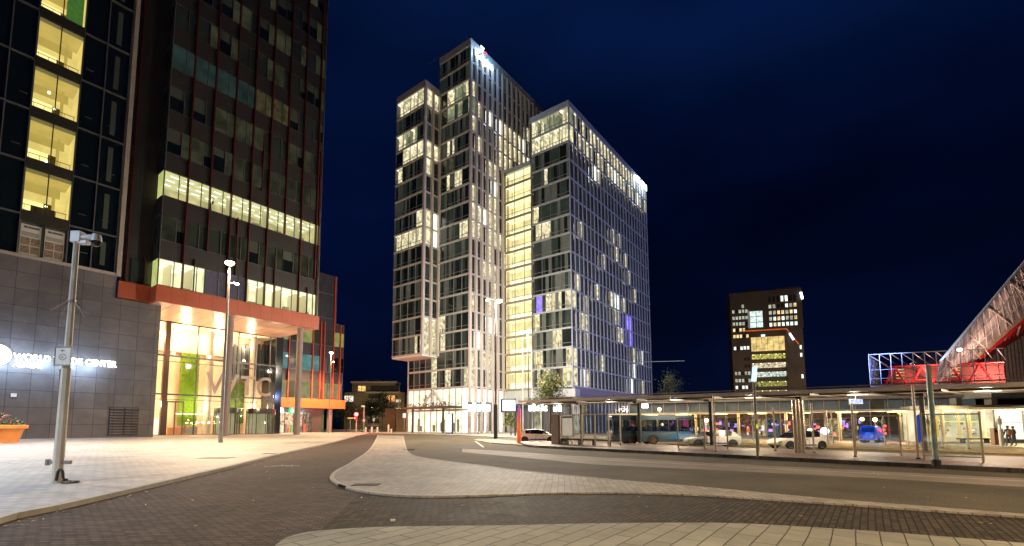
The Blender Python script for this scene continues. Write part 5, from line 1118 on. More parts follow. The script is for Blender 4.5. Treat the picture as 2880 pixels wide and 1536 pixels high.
# hanging lit information signs
def hang(s,w,z,w_,h_,m,lab):
    t=thing('hanging_sign',tuple(CP(s,w,z)),lab,'sign'); B=MB(); B.ob(tuple(CP(s,w,0)),LD(1,0),LD(0,1),-w_/2,w_/2,-.06,.06,z,z+h_,dkst); B.build('sign_case',t); B=MB(); B.ob(tuple(CP(s,w,0)),LD(1,0),LD(0,1),-w_/2+.05,w_/2-.05,-.1,-.06,z+.05,z+h_-.05,m); B.build('sign_face',t); B=MB(); B.tube([CP(s,w,z+h_),CP(s,w,4.55)],.03,dkst,6); B.build('hanger',t)
hang(.7,-.1,3.75,.72,.55,glow('sign_ice',(.8,.95,1),5,0),'small bright ice-white sign hanging beside the canopy column')
hang(18.0,1.0,3.65,1.05,.42,glow('sign_lilac',(.5,.55,1),1.4,.5,6),'lilac-blue lit departure board hanging under the canopy')
for f in range(0): pass
# ================================================================ far canopy with yellow lamps
A2=LD(20.4,80); B2=LD(60,47); U2=(B2-A2).normalized(); W2=Vector((-U2.y,U2.x,0)); 
if W2.dot(LD(0,1))<0: W2=-W2
L2=(B2-A2).length
c2=thing('far_bus_canopy',tuple(A2),'second bus canopy behind the cars with a row of yellow lamps beneath','canopy')
B=MB(); B.ob(A2,U2,W2,0,L2,-1.6,1.6,3.72,3.95,mat('far_canopy_cream',(.45,.38,.26),.5,noise=.1)); B.build('roof_panel',c2)
for k in range(9):
    B=MB(); B.tube([A2+U2*(2+k*5.8)+Vector((0,0,0)),A2+U2*(2+k*5.8)+Vector((0,0,3.72))],.17,mat('cream_column',(.38,.33,.2),.5),10); B.build('column',c2)
for k in range(10):
    q=A2+U2*(1.8+k*5.0)+Vector((0,0,3.62)); B=MB(); B.ob(q,U2,W2,-1.1,1.1,-.25,.25,-.02,.08,glow('yellow_lamp',(1,.75,.2),5,0)); B.build('ceiling_lamp',c2); lamp_light('far_canopy_light',tuple(q-Vector((0,0,.5))),1000,(1,.70,.32),.4,c2)
# station hall behind: brown glazed front with shops
H0=LD(27,92); H1=LD(72,70); Uh=(H1-H0).normalized(); Wh=Vector((-Uh.y,Uh.x,0)); 
if Wh.dot(LD(0,1))>0: Wh=-Wh
Lh=(H1-H0).length
hall=thing('station_hall',tuple(H0),'low station hall behind the bus platforms with glazed upper floor and dim shopfronts','station building')
hb=mat('hall_brown',(.10,.055,.04),.7,noise=.4,nscale=.6); hgz=mat('hall_glass',(.05,.06,.06),.15,noise=.5,nscale=.5,em=(.07,.085,.085),es=.5)
B=MB(); B.ob(H0,Uh,Wh,0,Lh,-10,-3.2,0,3.3,hb); B.ob(H0,Uh,Wh,0,Lh,-10,-.4,3.3,7.2,hb); B.ob(H0,Uh,Wh,0,Lh,-10,1.0,6.2,6.55,mat('hall_eaves',(.2,.19,.19),.5)); B.build('hall_body',hall)
rr=random.Random(31); cols=[(.32,.13,.08),(.20,.09,.07),(.45,.28,.12),(.16,.12,.10),(.28,.12,.25),(.10,.14,.14),(.5,.4,.2),(.30,.08,.06),(.12,.08,.05)]
n=24
for i in range(n):
    a=i*Lh/n; b=(i+1)*Lh/n-.15; B=MB(); c_=cols[rr.randrange(len(cols))]
    B.room(H0,Uh,Wh,a,b,-.05,1.6+rr.random(),.1,3.2,glow('hall_shop_c%d'%(i%5),c_,.75,.9,1.6),glow('hall_shop_b%d'%(i%9),tuple(min(1,v*.9) for v in c_),.6,1.0,2.2),hb)
    B.ob(H0,Uh,Wh,a,b,-.1,0,4.0,6.0,hgz); 
    for u in(a,): B.ob(H0,Uh,Wh,u-.1,u+.05,-.1,.15,.1,6.2,mat('hall_post',(.25,.2,.18),.5))
    for q in range(4):
        u=rr.uniform(a,b-.5); z=rr.uniform(.2,2.4); B.ob(H0,Uh,Wh,u,u+rr.uniform(.15,.6),-1.2,-1.0,z,z+rr.uniform(.2,.8),glow('hall_spot%d'%rr.randrange(6),[(1,.8,.5),(.5,.25,.9),(1,.2,.12),(.4,.7,1),(1,.95,.8),(.8,.5,.15)][rr.randrange(6)],1.4,.4))
    B.build('shopfront',hall)
for s,z,r_,c_,e_ in((6,2.2,.28,(1,.7,.45),9),(13.5,2.9,.35,(1,.7,.4),9),(29,1.2,.35,(1,1,.9),8),(31,1.1,.6,(.9,1,1),7),(36,3.0,.3,(1,.9,.45),8),(42,1.8,.3,(1,.8,.6),8)):
    B=MB(); B.ball(H0+Uh*s+Wh*1.2+Vector((0,0,z)),r_,glow('hall_lamp_%d'%s,c_,e_,0),10,6); B.build('wall_lamp',hall)
sgl=glow('pink_glow',(1,.15,.4),.9,.3); B=MB(); p=LD(23.6,58); B.ob(p,U,V,-.5,.5,-.1,.1,1.7,3.0,sgl); B.tube([p+LD(.5,0,1.2),p+LD(.7,0,4.4)],.06,galv,6); B.tube([p+LD(.5,0,0),p+LD(.5,0,1.7)],.05,galv,6); o=B.build('pink_banner',loc=tuple(p)); tag(o,'pink lit banner behind the front of the white hatchback','banner')
# station shop on the right: bright interior
K0=LD(46.5,52); Uk=LD(1,0); Vk=LD(0,-1)
ks=thing('station_shop',tuple(K0),'bright glazed station shop on the far right with cream columns and white wall','shop')
kc=glow('shop_cream_ceiling',(1,.90,.60),1.1,.2,.8); kw=glow('shop_cream_wall',(1,.86,.52),.85,.4,.7); kwh=glow('white_lit_wall',(.95,1,.82),1.05,.12,.5)  # ceiling and walls glow, shop light painted as emission
B=MB(); B.room(K0,Uk,Vk,1,8.5,0,2,.2,3.7,kc,kw,glow('shop_floor2',(.7,.55,.3),.6,.3)); B.room(K0,Uk,Vk,2.6,16,-2.5,2,.2,3.7,kc,kw,kw); B.build('shop_room',ks)
B=MB(); B.ob(K0,Uk,Vk,8.9,18,-.3,-.1,.5,3.75,kwh); B.ob(K0,Uk,Vk,8.9,18,-.09,-.07,2.3,2.33,mul if False else mull); B.ob(K0,Uk,Vk,8.9,18,-.12,.0,.1,.5,dkst); B.build('white_wall',ks)
B=MB(); B.ob(K0,Uk,Vk,0,18,-.5,.6,3.75,4.15,mat('shop_fascia_taupe',(.35,.29,.2),.5)); B.build('fascia',ks)
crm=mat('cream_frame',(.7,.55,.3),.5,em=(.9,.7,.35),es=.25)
for u in(1.0,2.9,4.6,5.8,7.4): B=MB(); B.ob(K0,Uk,Vk,u,u+.18,-.02,.16,.2,3.75,crm); B.build('column',ks)
B=MB(); B.ob(K0,Uk,Vk,1,8.5,.0,.1,.3,.75,crm); B.ob(K0,Uk,Vk,2.9,7.4,.0,.1,2.35,2.5,glow('yellow_line',(1,.95,.3),1.2,0)); B.ob(K0,Uk,Vk,1.4,2.7,-.3,-.2,.8,3.0,mat('ochre_door',(.5,.32,.04),.5,em=(.6,.38,.04),es=.6)); B.build('shop_front',ks)
rr=random.Random(77)
for u0,w_,c1 in((3.2,1.2,(.35,.18,.12)),(5.2,2.0,(.35,.4,.45))):
    B=MB()
    for q in range(26):
        u=u0+rr.random()*w_; z=.9+rr.random()*1.4; B.ob(K0,Uk,Vk,u,u+rr.uniform(.08,.3),-.8,-.7,z,z+rr.uniform(.05,.3),mat('shop_goods_%d'%(q%5),[(.4,.1,.08),(.5,.5,.5),(.1,.1,.12),(.55,.4,.2),(.2,.3,.4)][q%5],.5,em=[(.4,.1,.08),(.8,.85,.9),(.1,.1,.12),(.55,.4,.2),(.2,.3,.4)][q%5],es=.5))
    B.build('goods',ks)
B=MB(); B.ob(K0,Uk,Vk,8.6,8.8,0,.2,.2,3.75,dkst); B.ob(K0,Uk,Vk,11.9,12.0,-.1,.1,.2,3.75,mull2); B.build('post',ks)
for u in(3,7.5,10.5,14): lamp_light('shop_light',tuple(K0+Uk*u+Vk*1.6+Vector((0,0,3.4))),260,(1,.85,.55),.4)
p=LD(44.5,49.5); t=thing('waiting_bench',tuple(p),'dark low bench in front of the station shop','bench'); B=MB(); B.ob(p,Uk,Vk,4.2,9.6,-.3,.3,.55,.7,dkst); B.build('seat',t)
for u in(4.5,7,9.3): B=MB(); B.ob(p,Uk,Vk,u,u+.1,-.25,.25,.18,.55,dkst); B.build('leg',t)
p=LD((2794-1380)/1335.6*45.5,45.5); t=thing('orange_bin',tuple(p),'tan-orange litter bin beside the white bollard','litter bin'); B=MB(); B.ob(p,Uk,Vk,-.2,.2,-.2,.2,.18,1.75,mat('bin_tan',(.42,.22,.10),.5,noise=.2)); B.build('bin_body',t,bevel=.03); B=MB(); B.ob(p,Uk,Vk,-.15,.15,.2,.22,1.35,1.55,dkst); B.build('slot',t)
p=LD((2813-1380)/1335.6*43.6,43.6); t=thing('white_post',tuple(p),'thick short white ticket post left of the two people','post'); B=MB(); B.lathe(p,[(.17,.18),(.17,1.65),(.15,1.7),(0,1.7)],mat('ticket_white',(.8,.76,.68),.4),14); B.build('body',t); B=MB(); B.ob(p,Uk,Vk,.02,.1,.15,.19,1.3,1.42,dkst); B.build('screen',t)
# ================================================================ station roof: glazed truss box and rising glass roof
sr=thing('station_roof',tuple(LD(72.7,90)),'glazed station roof: white lattice box and steep rising glass slope with red trusses','station roof')
wt=mat('white_truss',(.40,.40,.40),.5); rt=mat('red_truss',(.60,.02,.02),.5); rg2=mat('red_inner_wall',(.22,.022,.015),.6,noise=.4,nscale=.4)  # inner wall is a plain red colour
gr_=glass('roof_glass',(.72,.74,.76),.10)
P=lambda l,d,z: LD(l,d,z)
def PB(l,d,z): a=(l-73); b=(d-90); return LD(78.2+a*.817+b*.72,97-a*.37+b*.69,z+.4)
B=MB(); d0,d1=90,104; l0,l1=73,96
for i in range(12):
    l=l0+i*2.0
    B.tube([PB(l,d0,9.6),PB(l,d0,16.2)],.07,wt,5,False); B.tube([PB(l,d0,16.2),PB(l+1.6,d1,15.2)],.07,wt,5,False)
for z in(9.6,11.2,13.0,16.2): B.tube([PB(l0,d0,z),PB(l1,d0,z)],.09 if z in(9.6,16.2) else .06,wt,5,False)
for k in range(7):
    d=d0+k*2; B.tube([PB(l0,d,9.6),PB(l0,d,16.2-.1*k)],.06,wt,5,False)
for z in(9.6,11,12.6,14.4,16.1): B.tube([PB(l0,d0,z),PB(l0,d1,z)],.05,mat('blue_truss',(.22,.28,.5),.5),5,False)
B.tube([PB(l0,d0,16.2),PB(l0+4,d1,13)],.09,wt,5); B.build('lattice',sr)
B=MB(); B.poly([PB(l0+2.5,d0+8,9.6),PB(l1,d0+8,9.6),PB(l1,d0+8,14.0),PB(l0+2.5,d0+8,14.0)],rg2); B.poly([PB(l0,d0,9.5),PB(l1+10,d0,9.5),PB(l1+10,d1,9.5),PB(l0,d1,9.5)],mat('roof_floor',(.1,.07,.06),.6)); B.build('inner_wall',sr)
B=MB()
for i in range(4):
    l=l0+4+i*5
    for s_ in(-1,1): B.tube([PB(l,d0+5,14),PB(l+s_*2.2,d0+5,9.7)],.22,rt,6)
    B.tube([PB(l-2.2,d0+5,11),PB(l+2.2,d0+5,11)],.12,rt,6)
B.tube([PB(l0+3,d0+5,14),PB(l1,d0+5,14)],.16,rt,6); B.build('red_truss',sr)
for l in(78,88):
    B=MB()
    for z in(11.6,12.2,12.8,13.4): B.ob(PB(l,d0+7.8,0),Uk,Vk,-1.2,1.2,-.05,.05,z,z+.22,glow('amber_bars',(1,.55,.22),1.2,.3))
    B.build('ceiling_lamp',sr)
B=MB(); B.poly([PB(l0,d0-.05,9.6),PB(l1,d0-.05,9.6),PB(l1,d0-.05,16.2),PB(l0,d0-.05,16.2)],gr_); B.build('glass_panel',sr)
# sloping part: top chord t0->t1, inner chord b0->b1, lower chord r0->r1
t0,t1=P(82.4,86,13.7),P(102.1,86,35); b0,b1=P(92,98,9.0),P(119,98,31); r0,r1=P(94,106,9.0),P(128,106,26)
a0,a1=P(90.5,92,10.8),P(108,92,29.5)
dn=Vector((0,0,-.45)); ctm=mat('cream_truss',(.75,.68,.55),.5)
def q2(u,v): # point on the ruled glass slope
    return (t0+(t1-t0)*u)*(1-v)+(b0+(b1-b0)*u)*v
B=MB(); B.tube([t0,t1],.2,mat('pale_chord',(.7,.72,.75),.4),8)
for i in range(19):
    f=i/18; B.tube([q2(f,0)+dn*.3,q2(f,1)+dn],.07,ctm,5,False)
    if i<18: B.tube([q2(f,0)+dn*.3,q2(f+1/18,1)+dn],.04,ctm,5,False)
    if i%4==1 and i<15: B.tube([q2(f,0)+dn*1.5,q2(min(1,f+.16),1)+dn*1.5],.11,ctm,5,False)
for v in(.33,.66): B.tube([q2(0,v)+dn,q2(1,v)+dn],.07,ctm,5,False)
B.build('lattice',sr)
slm=mat('slope_panel',(.40,.39,.42),.35,noise=.6,nscale=.3)
B=MB(); M_=16
for i in range(M_):
    for v0,v1 in((0,.33),(.33,.66),(.66,1)):
        f0,f1=i/M_,(i+1)/M_-.004; B.poly([q2(f0,v0),q2(f1,v0),q2(f1,v1),q2(f0,v1)],slm)
B.build('glass_slope',sr)
tn=mat('tan_beam',(.42,.34,.24),.5,noise=.2); B=MB(); e1=Vector((0,0,1.5)); B.hexa([b0-e1,b1-e1,b1-e1+LD(.6,.6),b0-e1+LD(.6,.6),b0,b1,b1+LD(.6,.6),b0+LD(.6,.6)],tn); B.build('tan_beam',sr)
b0l,b1l=b0-e1,b1-e1
B=MB(); B.tube([b0l,b1l],.3,rt,6); NR=30
for i in range(NR):
    f=i/(NR-1); B.tube([b0l+(b1l-b0l)*f,r0+(r1-r0)*min(1,f+.02)],.2 if i%2 else .1,rt if i%3 else ctm,5,False)
B.build('red_truss',sr)
B=MB(); o1=LD(.5,1.5,.3)
B.poly([b0l+o1,b1l+o1,r1+o1,r0+o1],rg2); B.build('inner_wall',sr)
rbm=mat('ribbed_grey',(.30,.27,.23),.5,noise=.3,nscale=1.5)
B=MB(); o2=LD(.4,1.0)
for i in range(40):
    f=i/40; a_=r0+(r1-r0)*f+o2; c_=r0+(r1-r0)*((i+.7)/40)+o2; B.poly([a_,c_,Vector((c_.x,c_.y,6)),Vector((a_.x,a_.y,6))],rbm)
B.poly([r0+o1,r1+o1,Vector((r1.x,r1.y,6))+LD(.5,1.5),Vector((r0.x,r0.y,6))+LD(.5,1.5)],mat('rib_back',(.08,.07,.06),.6)); B.build('ribbed_wall',sr)
B=MB(); B.ball(P(83.2,83,15.4),.36,glow('roof_lamp',(.8,.93,1),12,0),10,6,(1.6,1,.7)); B.build('roof_lamp',sr); lamp_light('roof_lamp_and_fill',tuple(P(83.2,82.2,15.0)),900,(.60,.74,1),.4,sr); fl_=lamp_light('tower_tint_spot',tuple(P(83.0,82.0,16.2)),100000,(.26,.36,1),.5,sr,spot=95); fl_.rotation_euler=(Vector((135,58.6,38))-P(83.0,82.0,16.2)).to_track_quat('-Z','Y').to_euler()  # blue spot added by the roof lamp to tint the lower block's face
lamp_light('roof_lamp_and_fill',tuple(PB(84,93,12.6)),2200,(1,.55,.42),.5,sr); lamp_light('roof_lamp_and_fill',tuple(P(100,90,12)),6500,(1,.62,.48),.6,sr)  # lights added under the roof to brighten the trusses, without fixtures
# concrete station building under the roof
B=MB(); dk=mat('viaduct_concrete',(.2,.185,.16),.7,noise=.25,nscale=.4)
V0=LD(58,66); vt=thing('railway_viaduct',tuple(V0),'grey-brown concrete station viaduct above the shop at the right edge','viaduct')
B.ob(V0,Uk,Vk,12,60,-14,0,5.9,6.9,dk); B.ob(V0,Uk,Vk,6,60,-14,-.4,4.6,4.9,mat('viaduct_ledge',(.35,.3,.22),.6)); B.build('deck',vt)
for u in(8,13,19): B=MB(); B.ob(V0,Uk,Vk,u,u+.8,-2,-1,0,5.9,dk); B.build('column',vt)
B=MB(); B.ob(V0,Uk,Vk,2,60,-9,-8.8,0,5.9,mat('viaduct_wall',(.13,.12,.11),.6,noise=.5,nscale=.5)); 
for k in range(1,6): B.hexa([V0+Uk*(2+k*6)+Vk*-8.7+Vector((0,0,4.2)),V0+Uk*(6+k*6)+Vk*-8.7+Vector((0,0,5.4)),V0+Uk*(6+k*6)+Vk*-8.5+Vector((0,0,5.4)),V0+Uk*(2+k*6)+Vk*-8.5+Vector((0,0,4.2)),V0+Uk*(2+k*6)+Vk*-8.7+Vector((0,0,4.6)),V0+Uk*(6+k*6)+Vk*-8.7+Vector((0,0,5.8)),V0+Uk*(6+k*6)+Vk*-8.5+Vector((0,0,5.8)),V0+Uk*(2+k*6)+Vk*-8.5+Vector((0,0,4.6))],dk)
B.build('rear_wall',vt)
# ================================================================ cars
def loft(B,st,m,close=True):
    """st: list of rings (same length)"""
    k=B.mi(m); idx=[]
    for r in st: idx.append(len(B.v)); B.v+=[tuple(p) for p in r]
    n=len(st[0])
    for a,b in zip(idx,idx[1:]):
        for j in range(n): B.f.append((a+j,a+(j+1)%n,b+(j+1)%n,b+j)); B.m.append(k)
    if close: B.f.append(tuple(idx[0]+j for j in range(n))[::-1]); B.m.append(k); B.f.append(tuple(idx[-1]+j for j in range(n))); B.m.append(k)
wp=mat('car_white',(.78,.76,.72),.25,noise=.05,spec=.6); cgl=mat('car_glass',(.012,.014,.016),.06,noise=0,spec=.8); tyre=mat('tyre',(.02,.02,.02),.8,noise=0); alloy=mat('alloy',(.5,.5,.5),.3,.7,noise=0); blk=mat('black_trim',(.02,.02,.022),.4,noise=0); bstripe=mat('blue_livery',(.03,.07,.35),.4,noise=0)
yp=mat('yellow_plate',(.6,.42,.03),.5,noise=0)
def wheel(px,py,r,side,parent,w=.2,rimm=alloy,spokes=5):
    t=MB(); n=24
    prof=[(r*.66,-w/2),(r*.95,-w/2),(r,-w/2+.04),(r,w/2-.04),(r*.95,w/2),(r*.66,w/2)]
    rings=[]
    for R,yy in prof: rings.append([(px+R*math.cos(2*math.pi*j/n),py+yy,r+R*math.sin(2*math.pi*j/n)) for j in range(n)])
    k=t.mi(tyre); idx=[]
    for q in rings: idx.append(len(t.v)); t.v+=q
    for a,b in zip(idx,idx[1:]+idx[:1]):
        for j in range(n): t.f.append((a+j,a+(j+1)%n,b+(j+1)%n,b+j)); t.m.append(k)
    wo=t.build('wheel',parent,local=True,smooth=True)
    t=MB(); yo=py+side*(w/2-.03); k=t.mi(rimm)
    for s in range(spokes):
        a=2*math.pi*s/spokes+.3; da=.16
        P_=lambda rr_,aa,yy:(px+rr_*math.cos(aa),yy,r+rr_*math.sin(aa))
        t.hexa([P_(.05,a-1.2,yo),P_(r*.66,a-da,yo),P_(r*.66,a-da,yo-side*.04),P_(.05,a-1.2,yo-side*.04),P_(.05,a+1.2,yo),P_(r*.66,a+da,yo),P_(r*.66,a+da,yo-side*.04),P_(.05,a+1.2,yo-side*.04)],rimm)
    rim=[(px+r*.66*math.cos(2*math.pi*j/n),yo,r+r*.66*math.sin(2*math.pi*j/n)) for j in range(n)]; rin=[(px+r*.58*math.cos(2*math.pi*j/n),yo,r+r*.58*math.sin(2*math.pi*j/n)) for j in range(n)]
    for j in range(n): t.poly([rim[j],rim[(j+1)%n],rin[(j+1)%n],rin[j]],rimm)
    t.poly([(px+r*.6*math.cos(2*math.pi*j/n),yo-side*.06,r+r*.6*math.sin(2*math.pi*j/n)) for j in range(n)],blk)
    t.build('rim',wo,local=True)
def car(loc,rz,label,grp='white cars parked at the bus station',suv=False):
    """nose towards +x; 4.3 m hatchback"""
    t=thing('parked_car',loc,label,'car',rz,grp); H=1.58
    # stations: x, sill z, belt z, half width sill, half width belt
    body=[(-2.12,.42,.80,.62,.66),(-2.08,.30,.96,.74,.80),(-1.9,.24,1.04,.82,.86),(-1.4,.22,1.04,.87,.90),(-.6,.22,1.01,.89,.91),(.3,.22,.98,.89,.91),(1.0,.22,.96,.89,.90),(1.5,.24,.90,.86,.87),(1.9,.28,.80,.80,.80),(2.1,.36,.70,.68,.68),(2.16,.42,.60,.55,.55)]
    B=MB(); st=[]
    for x,zs,zb,ws,wb in body:
        st.append([(x,-ws,zs),(x,-wb-.01,zs+(zb-zs)*.45),(x,-wb,zb-.06),(x,-wb+.07,zb),(x,wb-.07,zb),(x,wb,zb-.06),(x,wb+.01,zs+(zb-zs)*.45),(x,ws,zs)])
    loft(B,st,wp); bo=B.build('body',t,local=True,smooth=True)
    # wheel arches
    for xw in(-1.38,1.33):
        for sd in(-1,1):
            A=MB(); pts=[(xw+.39*math.cos(math.pi*j/14),sd*.921,.34+.39*math.sin(math.pi*j/14)) for j in range(15)]
            A.poly([(xw-.39,sd*.921,.2)]+pts[::-1]+[(xw+.39,sd*.921,.2)],blk); A.build('wheel_arch',t,local=True)
        for sd in(-1,1): wheel(xw,sd*.85,.34,sd,t)
    # greenhouse: dark glass loft with white roof on top
    gh=[(-2.0,1.0,1.03,.72,.70),(-1.75,1.0,1.30,.80,.66),(-1.35,1.0,1.50,.82,.62),(-.7,1.0,1.555,.84,.62),(.0,.98,1.545,.84,.62),(.45,.97,1.43,.83,.64),(.95,.95,1.15,.80,.70),(1.28,.93,.97,.74,.72)]
    B=MB(); st=[[(x,-w0,z0),(x,-w1,z1-.03),(x,-w1+.1,z1),(x,w1-.1,z1),(x,w1,z1-.03),(x,w0,z0)] for x,z0,z1,w0,w1 in gh]; loft(B,st,cgl); B.build('window_glass',t,local=True,smooth=True)
    B=MB(); st=[[(x,-w1-.01,z1-.05),(x,-w1+.1,z1+.015),(x,w1-.1,z1+.015),(x,w1+.01,z1-.05)] for x,z0,z1,w0,w1 in gh[1:6]]; loft(B,st,blk if suv else wp); B.build('roof',t,local=True,smooth=True)
    B=MB()
    for sd in(-1,1):
        # rear pillar and door pillar
        B.hexa([(-1.95,sd*.80,.98),(-1.3,sd*.865,1.0),(-1.3,sd*.84,1.0),(-1.95,sd*.77,.98),(-1.72,sd*.70,1.34),(-1.42,sd*.70,1.44),(-1.42,sd*.66,1.44),(-1.72,sd*.66,1.34)],wp)
    B.build('rear_pillar',t,local=True)
    B=MB()
    for sd in(-1,1): B.hexa([(.55,sd*.86,.98),(.75,sd*.86,.98),(.75,sd*1.02,1.0),(.55,sd*1.05,1.0),(.58,sd*.86,1.1),(.72,sd*.86,1.1),(.72,sd*1.0,1.12),(.58,sd*1.03,1.12)],wp)
    B.build('wing_mirror',t,local=True)
    B=MB()
    for sd in(-1,1): B.hexa([(-.95,sd*.90,.3),(.95,sd*.90,.3),(.95,sd*.918,.3),(-.95,sd*.918,.3),(-.8,sd*.90,.42),(.8,sd*.90,.42),(.8,sd*.922,.42),(-.8,sd*.922,.42)],bstripe); B.box((-.25,sd*.925,.2),(-.235,sd*.93,1.0),blk); B.box((.6,sd*.92,.25),(.61,sd*.925,.95),blk); B.box((-.15,sd*.92,.82),(.02,sd*.94,.86),blk)
    B.build('side_trim',t,local=True)
    for sd in(-1,1):
        B=MB(); B.hexa([(1.85,sd*.55,.66),(2.08,sd*.5,.62),(1.95,sd*.78,.62),(1.6,sd*.86,.7),(1.8,sd*.55,.8),(2.0,sd*.5,.70),(1.88,sd*.76,.74),(1.6,sd*.85,.84)],mat('headlight_lens',(.5,.5,.5),.1,noise=0)); B.build('headlight',t,local=True)
        B=MB(); B.hexa([(-2.13,sd*.4,.82),(-2.13,sd*.74,.82),(-1.95,sd*.86,.84),(-1.95,sd*.5,.84),(-2.11,sd*.4,.93),(-2.11,sd*.72,.93),(-1.93,sd*.84,.95),(-1.93,sd*.5,.95)],mat('tail_lens',(.3,.01,.01),.2,noise=0)); B.build('tail_light',t,local=True)
    B=MB(); B.box((2.13,-.26,.42),(2.175,.26,.53),yp); B.build('number_plate',t,local=True); B=MB(); B.box((-2.15,-.26,.55),(-2.11,.26,.66),yp); B.build('number_plate',t,local=True)
    t.scale=(1.14,1,1); return t
def ang(v): return math.atan2(v.y,v.x)
ad=ang(LD(1,0))
p=LD((1516-1380)/1335.6*57.5,57.5); car((p.x,p.y,0),ad-.28,'white car at the canopy tip, nose right, beside the red column')
p=LD((2000-1380)/1335.6*45.4,45.4); car((p.x,p.y,0),ad+math.pi-.10,'white hatchback in the middle, nose left, in front of the blue bus')
p=LD((2240-1380)/1335.6*41.2,41.2); car((p.x,p.y,0),ad+math.pi+.18,'white car behind the bundle of steel columns, nose left',suv=True)
# ================================================================ blue bus
def bus(loc,rz,label,Ln=8.6):
    t=thing('city_bus',loc,label,'bus',rz); bb=mat('bus_blue',(.04,.075,.11),.3,noise=.2,nscale=.8); b2=mat('bus_bright_blue',(.02,.12,.30),.3,noise=.2)
    def ring(x,w,h0,h1): return [(x,-w,h0),(x,-w-.02,h0+.5),(x,-w,h1-.15),(x,-w+.18,h1),(x,w-.18,h1),(x,w,h1-.15),(x,w+.02,h0+.5),(x,w,h0)]
    B=MB(); loft(B,[ring(-Ln/2,1.15,.35,1.35),ring(-Ln/2+.1,1.22,.3,1.45),ring(Ln/2-.3,1.24,.3,1.45),ring(Ln/2,1.1,.35,1.35)],bb); B.hexa([(1.4,-1.27,.6),(3.4,-1.27,.6),(3.4,-1.25,.6),(1.4,-1.25,.6),(2.6,-1.27,1.4),(4.0,-1.27,1.4),(4.0,-1.25,1.4),(2.6,-1.25,1.4)],b2); B.build('body',t,local=True,smooth=True)
    B=MB(); loft(B,[ring(-Ln/2+.05,1.15,2.6,2.95),ring(-Ln/2+.3,1.2,2.6,3.0),ring(Ln/2-.5,1.2,2.6,3.0),ring(Ln/2-.2,1.1,2.6,2.9)],bb); B.build('roof',t,local=True,smooth=True)
    n=7
    for i in range(n+1):
        x=-Ln/2+.1+(Ln-.4)*i/n
        for s in(-1,1): B=MB(); B.box((x-.04,s*1.2-.03,1.43),(x+.04,s*1.2+.03,2.62),blk); B.build('window_pillar',t,local=True)
    gb=glass('bus_glass',(.4,.45,.45),.10)
    for i in range(n):
        x0=-Ln/2+.14+(Ln-.4)*i/n; x1=-Ln/2+.06+(Ln-.4)*(i+1)/n
        for s in(-1,1): B=MB(); B.poly([(x0,s*1.21,1.43),(x1,s*1.21,1.43),(x1,s*1.21,2.6),(x0,s*1.21,2.6)],gb); B.build('window',t,local=True)
    B=MB(); 
    for i in range(8): x=-Ln/2+.9+i*.95; B.box((x,-.95,.9),(x+.42,-.2,1.9),mat('bus_seat',(.04,.07,.2),.8)); B.box((x,.2,.9),(x+.42,.95,1.9),mat('bus_seat',(.04,.07,.2),.8))
    B.build('seats',t,local=True)
    for xw in(-2.2,-.0):
        for sd in(-1,1):
            A=MB(); pts=[(xw+.6*math.cos(math.pi*j/14),sd*1.27,.48+.6*math.sin(math.pi*j/14)) for j in range(15)]; A.poly([(xw-.6,sd*1.27,.3)]+pts[::-1]+[(xw+.6,sd*1.27,.3)],blk); A.build('wheel_arch',t,local=True)
        for sd in(-1,1): wheel(xw,sd*1.16,.5,sd,t,.28,mat('bronze_hub',(.3,.18,.1),.4,.6),8)
    B=MB(); B.box((Ln/2-.02,-.9,.6),(Ln/2+.03,-.6,.8),mat('headlight_lens',(.5,.5,.5),.1)); B.box((Ln/2-.02,.6,.6),(Ln/2+.03,.9,.8),mat('headlight_lens',(.5,.5,.5),.1)); B.build('headlight',t,local=True)
    return t
p=LD((1826-1380)/1335.6*51,51); bus((p.x,p.y,0),ad-.03,'grey-blue city bus parked behind the canopy posts left of the white hatchback')
# blue van far, blue banner, signals
p=LD((2440-1380)/1335.6*55,55); t=thing('blue_van',(p.x,p.y,0),'bright blue van seen from behind beyond the platforms','van'); bv=mat('van_blue_glow',(.01,.07,.6),.35,noise=.2,nscale=2,em=(.0,.06,.7),es=.3)  # van paint glows: blue light is painted in as emission
lamp_light('van_fill_light',tuple(LD(42.5,52.5,2.6)),260,(.4,.55,1),.3)  # blue fill light added beside the van, no lamp stands there
B=MB(); st=[]
for dd,z0,z1,w_ in((0,.35,1.85,.98),(.12,.3,1.95,1.03),(1.2,.3,1.98,1.03),(2.2,.3,1.9,1.0),(2.7,.35,1.2,.95)):
    st.append([LD(a+dd*.80,dd*.62,z)+Vector((p.x,p.y,0)) for a,z in((-w_,z0),(-w_,z1*.6),(-w_*.86,z1-.12),(-w_*.7,z1),(w_*.7,z1),(w_*.86,z1-.12),(w_,z1*.6),(w_,z0))])
loft(B,st,bv); B.build('body',t,smooth=True)
for a in(-.85,.85):
    for dd in(.5,2.1): B=MB(); c_=Vector((p.x,p.y,.32))+LD(a+dd*.8,dd*.62); B.tube([c_-LD(.11,0),c_+LD(.11,0)],.32,tyre,16); B.build('wheel',t)
B=MB(); q=Vector((p.x,p.y,0))+LD(0,-.04); B.ob(q,U,V,-.72,.72,0,.03,1.25,1.75,mat('van_window',(.02,.06,.25),.1,noise=0)); B.build('rear_window',t)
B=MB()
for r_ in(.25,.42):
    pts=[q+LD(r_*math.cos(a),-.03,.85+r_*.8*math.sin(a)) for a in [math.pi*(-.3+1.2*k/10) for k in range(11)]]; B.tube(pts,.02,mat('van_mark',(.2,.45,.9),.5,em=(.2,.45,1),es=.6),5)
B.build('swirl_mark',t)
